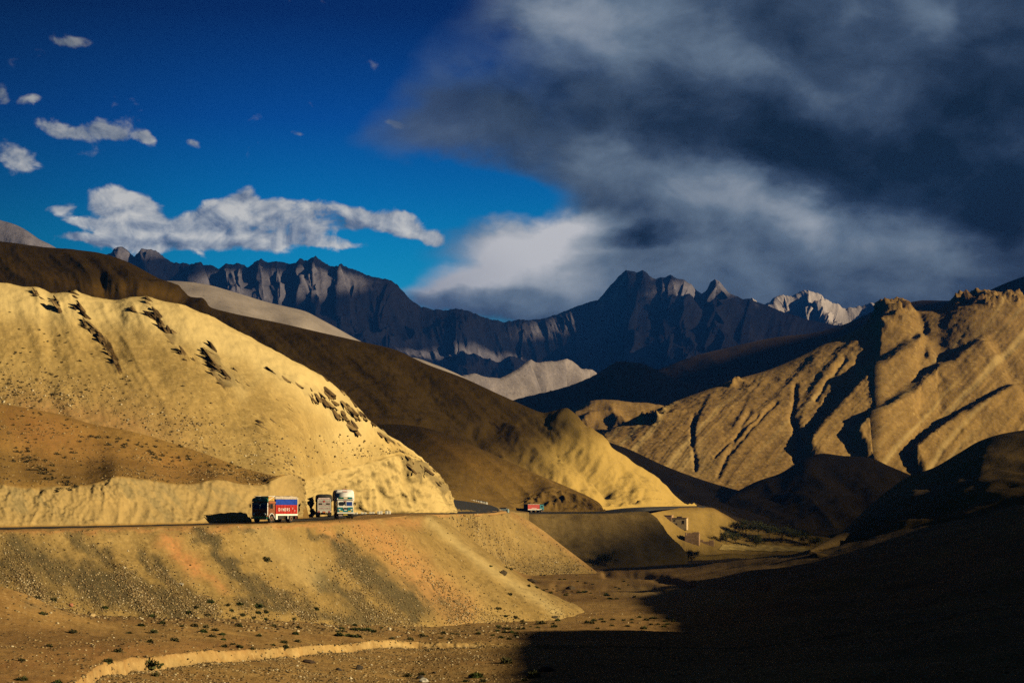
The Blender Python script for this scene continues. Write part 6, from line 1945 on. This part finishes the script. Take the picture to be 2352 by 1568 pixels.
tree(1668, 1246, 6.5, 5.2, 'round dark willow on the pale field just right of the ruined wall', seed=1)
tree(1688, 1247, 5.5, 4.6, 'lower half of the willow pair, right beside the taller one', seed=2)
tree(1736, 1256, 6.6, 4.8, 'single round willow standing alone on the pale field strip', seed=3)
tree(1391, 1300, 6.4, 4.6, 'dark bushy tree in shade at the foot of the far embankment', seed=4)
tree(1588, 1292, 6.0, 4.4, 'dark tree in shade at the end of the brown slope', seed=5)
for i, (px, py, w_, h_) in enumerate([(1690, 1224, 7, 5), (1715, 1227, 8, 6), (1742, 1231, 8, 6), (1768, 1234, 7, 5.5), (1795, 1238, 8, 5.5), (1822, 1243, 7, 5), (1848, 1248, 7, 4.6), (1872, 1253, 6, 4)]):
    tree(px, py, w_, h_, 'dark tree in the shaded row above the pale field, %s from the house' % ORD[i], 'row of trees above the field', seed=10 + i)

# the pale field strip and its dry-grass edges
fs = []
for (a_, b_) in (((1660, 1250), (1650, 1262)), ((1720, 1250), (1720, 1264)), ((1790, 1255), (1790, 1266)), ((1850, 1259), (1845, 1267)), ((1885, 1264), (1880, 1268))):
    p, _n = hit(HSLOPE, *a_); q, _n = hit(HSLOPE, *b_)
    fs.append((p, q))
V = []
for p, q in fs:
    for k in range(9):
        x = p * (1 - k / 8) + q * (k / 8)
        V.append(x)
Vn = np.array(V).reshape(len(fs), 9, 3)
Vn = pchip(np.arange(len(fs)), Vn, np.linspace(0, len(fs) - 1, 60))
hs_b = bvh_of(HSLOPE)
for i_ in range(Vn.shape[0]):
    for j_ in range(Vn.shape[1]):
        Vn[i_, j_, 2] = drop(float(Vn[i_, j_, 0]), float(Vn[i_, j_, 1]), hs_b, float(Vn[i_, j_, 2])) + 0.25
me = grid_mesh('field', Vn.transpose(1, 0, 2))
me.materials.append(plain('straw_field', (0.42, 0.30, 0.10), 0.9, 0.1, var=0.3, scale=0.4))
o = bpy.data.objects.new('field', me); o['kind'] = 'structure'; COL.objects.link(o)

# ------------------------------------------------------------------ mud-brick house and the ruin below it
m_mud = plain('mud_brick', (0.36, 0.22, 0.12), 0.95, 0.1, var=0.25, scale=1.2)
m_mudp = plain('pale_plaster', (0.50, 0.36, 0.19), 0.95, 0.1, var=0.2, scale=1.2)
m_hole = plain('dark_wood', (0.02, 0.015, 0.01), 0.9)
P0, _n = hit(HSLOPE, 1554, 1203)
P0 = at(1554, 1201, P0[1])
t = thing('mud_house', 'flat-roofed mud-brick house with a dark tall left part below the far road', 'house', (P0[0], P0[1], P0[2] - 0.6), rad(-14))
MB().box(-5.4, -1.9, -2.0, 2.6, -2.2, 4.1, 0.08).build('tower_wall', m_mud, t)
MB().box(-1.895, 5.0, -1.7, 2.8, -2.6, 2.9, 0.08).build('house_wall', m_mudp, t)
MB().box(-5.6, -1.75, -2.15, 2.75, 4.105, 4.4, 0.06).build('roof', m_mud, t)
MB().box(-1.74, 5.2, -1.9, 3.0, 2.905, 3.2, 0.06).build('roof', m_mud, t)
MB().box(0.2, 2.6, -0.9, 1.2, 3.205, 3.8, 0.1).build('brushwood_stack', m_bark, t)
for x0, x1, z0, z1 in ((2.9, 3.9, 0.4, 1.9), (-1.0, -0.3, 1.6, 2.2), (0.0, 0.6, 0.0, 0.6)):
    w_ = MB().box(x0, x1, -1.74, -1.68, z0, z1).build('window', m_hole, t)
    MB().box(x0 - 0.12, x1 + 0.12, -1.76, -1.70, z0 - 0.14, z0 - 0.005).build('sill', m_mud, w_)
MB().box(-4.2, -3.2, -2.05, -1.98, -0.6, 1.3).build('door', m_hole, t)
P1, _n = hit(HSLOPE, 1590, 1247)
t = thing('ruined_tower', 'roofless mud tower in shade below the house', 'ruin', (P1[0], P1[1], P1[2] - 0.6), rad(-10))
rw = random.Random(3)
for (x0, x1, y0, y1) in ((-3.2, 3.2, -3.0, -2.4), (-3.2, -2.6, -2.395, 2.395), (2.6, 3.2, -2.395, 2.395), (-3.2, 3.2, 2.4, 3.0)):
    b = MB()
    n_ = 7
    for i in range(n_):
        u0, u1 = i / n_, (i + 1) / n_
        hgt = 5.6 - rw.uniform(0, 1.0) - (1.2 if i == 0 else 0)
        if x1 - x0 > y1 - y0:
            b.box(x0 + (x1 - x0) * u0, x0 + (x1 - x0) * u1 - 0.004, y0, y1, -2.5, hgt)
        else:
            b.box(x0, x1, y0 + (y1 - y0) * u0, y0 + (y1 - y0) * u1 - 0.004, -2.5, hgt)
    b.build('wall', m_mud, t)
P1, _n = hit(HSLOPE, 1622, 1251)
t = thing('broken_wall', 'low broken mud wall standing between the ruined tower and the willows', 'wall', (P1[0], P1[1], P1[2] - 0.4), rad(-8))
for k_, (x0, x1, h_) in enumerate(((-3.5, -1.2, 2.4), (-1.19, 1.4, 1.7), (1.41, 3.6, 2.2))):
    MB().box(x0, x1, -0.3, 0.3, -1.5, h_, 0.1).build('wall', m_mud, t)
P1, _n = hit(HSLOPE, 1656, 1244)
t = thing('wooden_pole', 'thin wooden pole beside the willow pair on the field edge', 'pole', (P1[0], P1[1], P1[2]))
MB().tube((0, 0, -1), (0, 0, 6.0), 0.09, 6).build('pole', m_bark, t)
MB().tube((-0.6, 0, 5.4), (0.6, 0, 5.4), 0.06, 5).build('crossarm', m_bark, t)
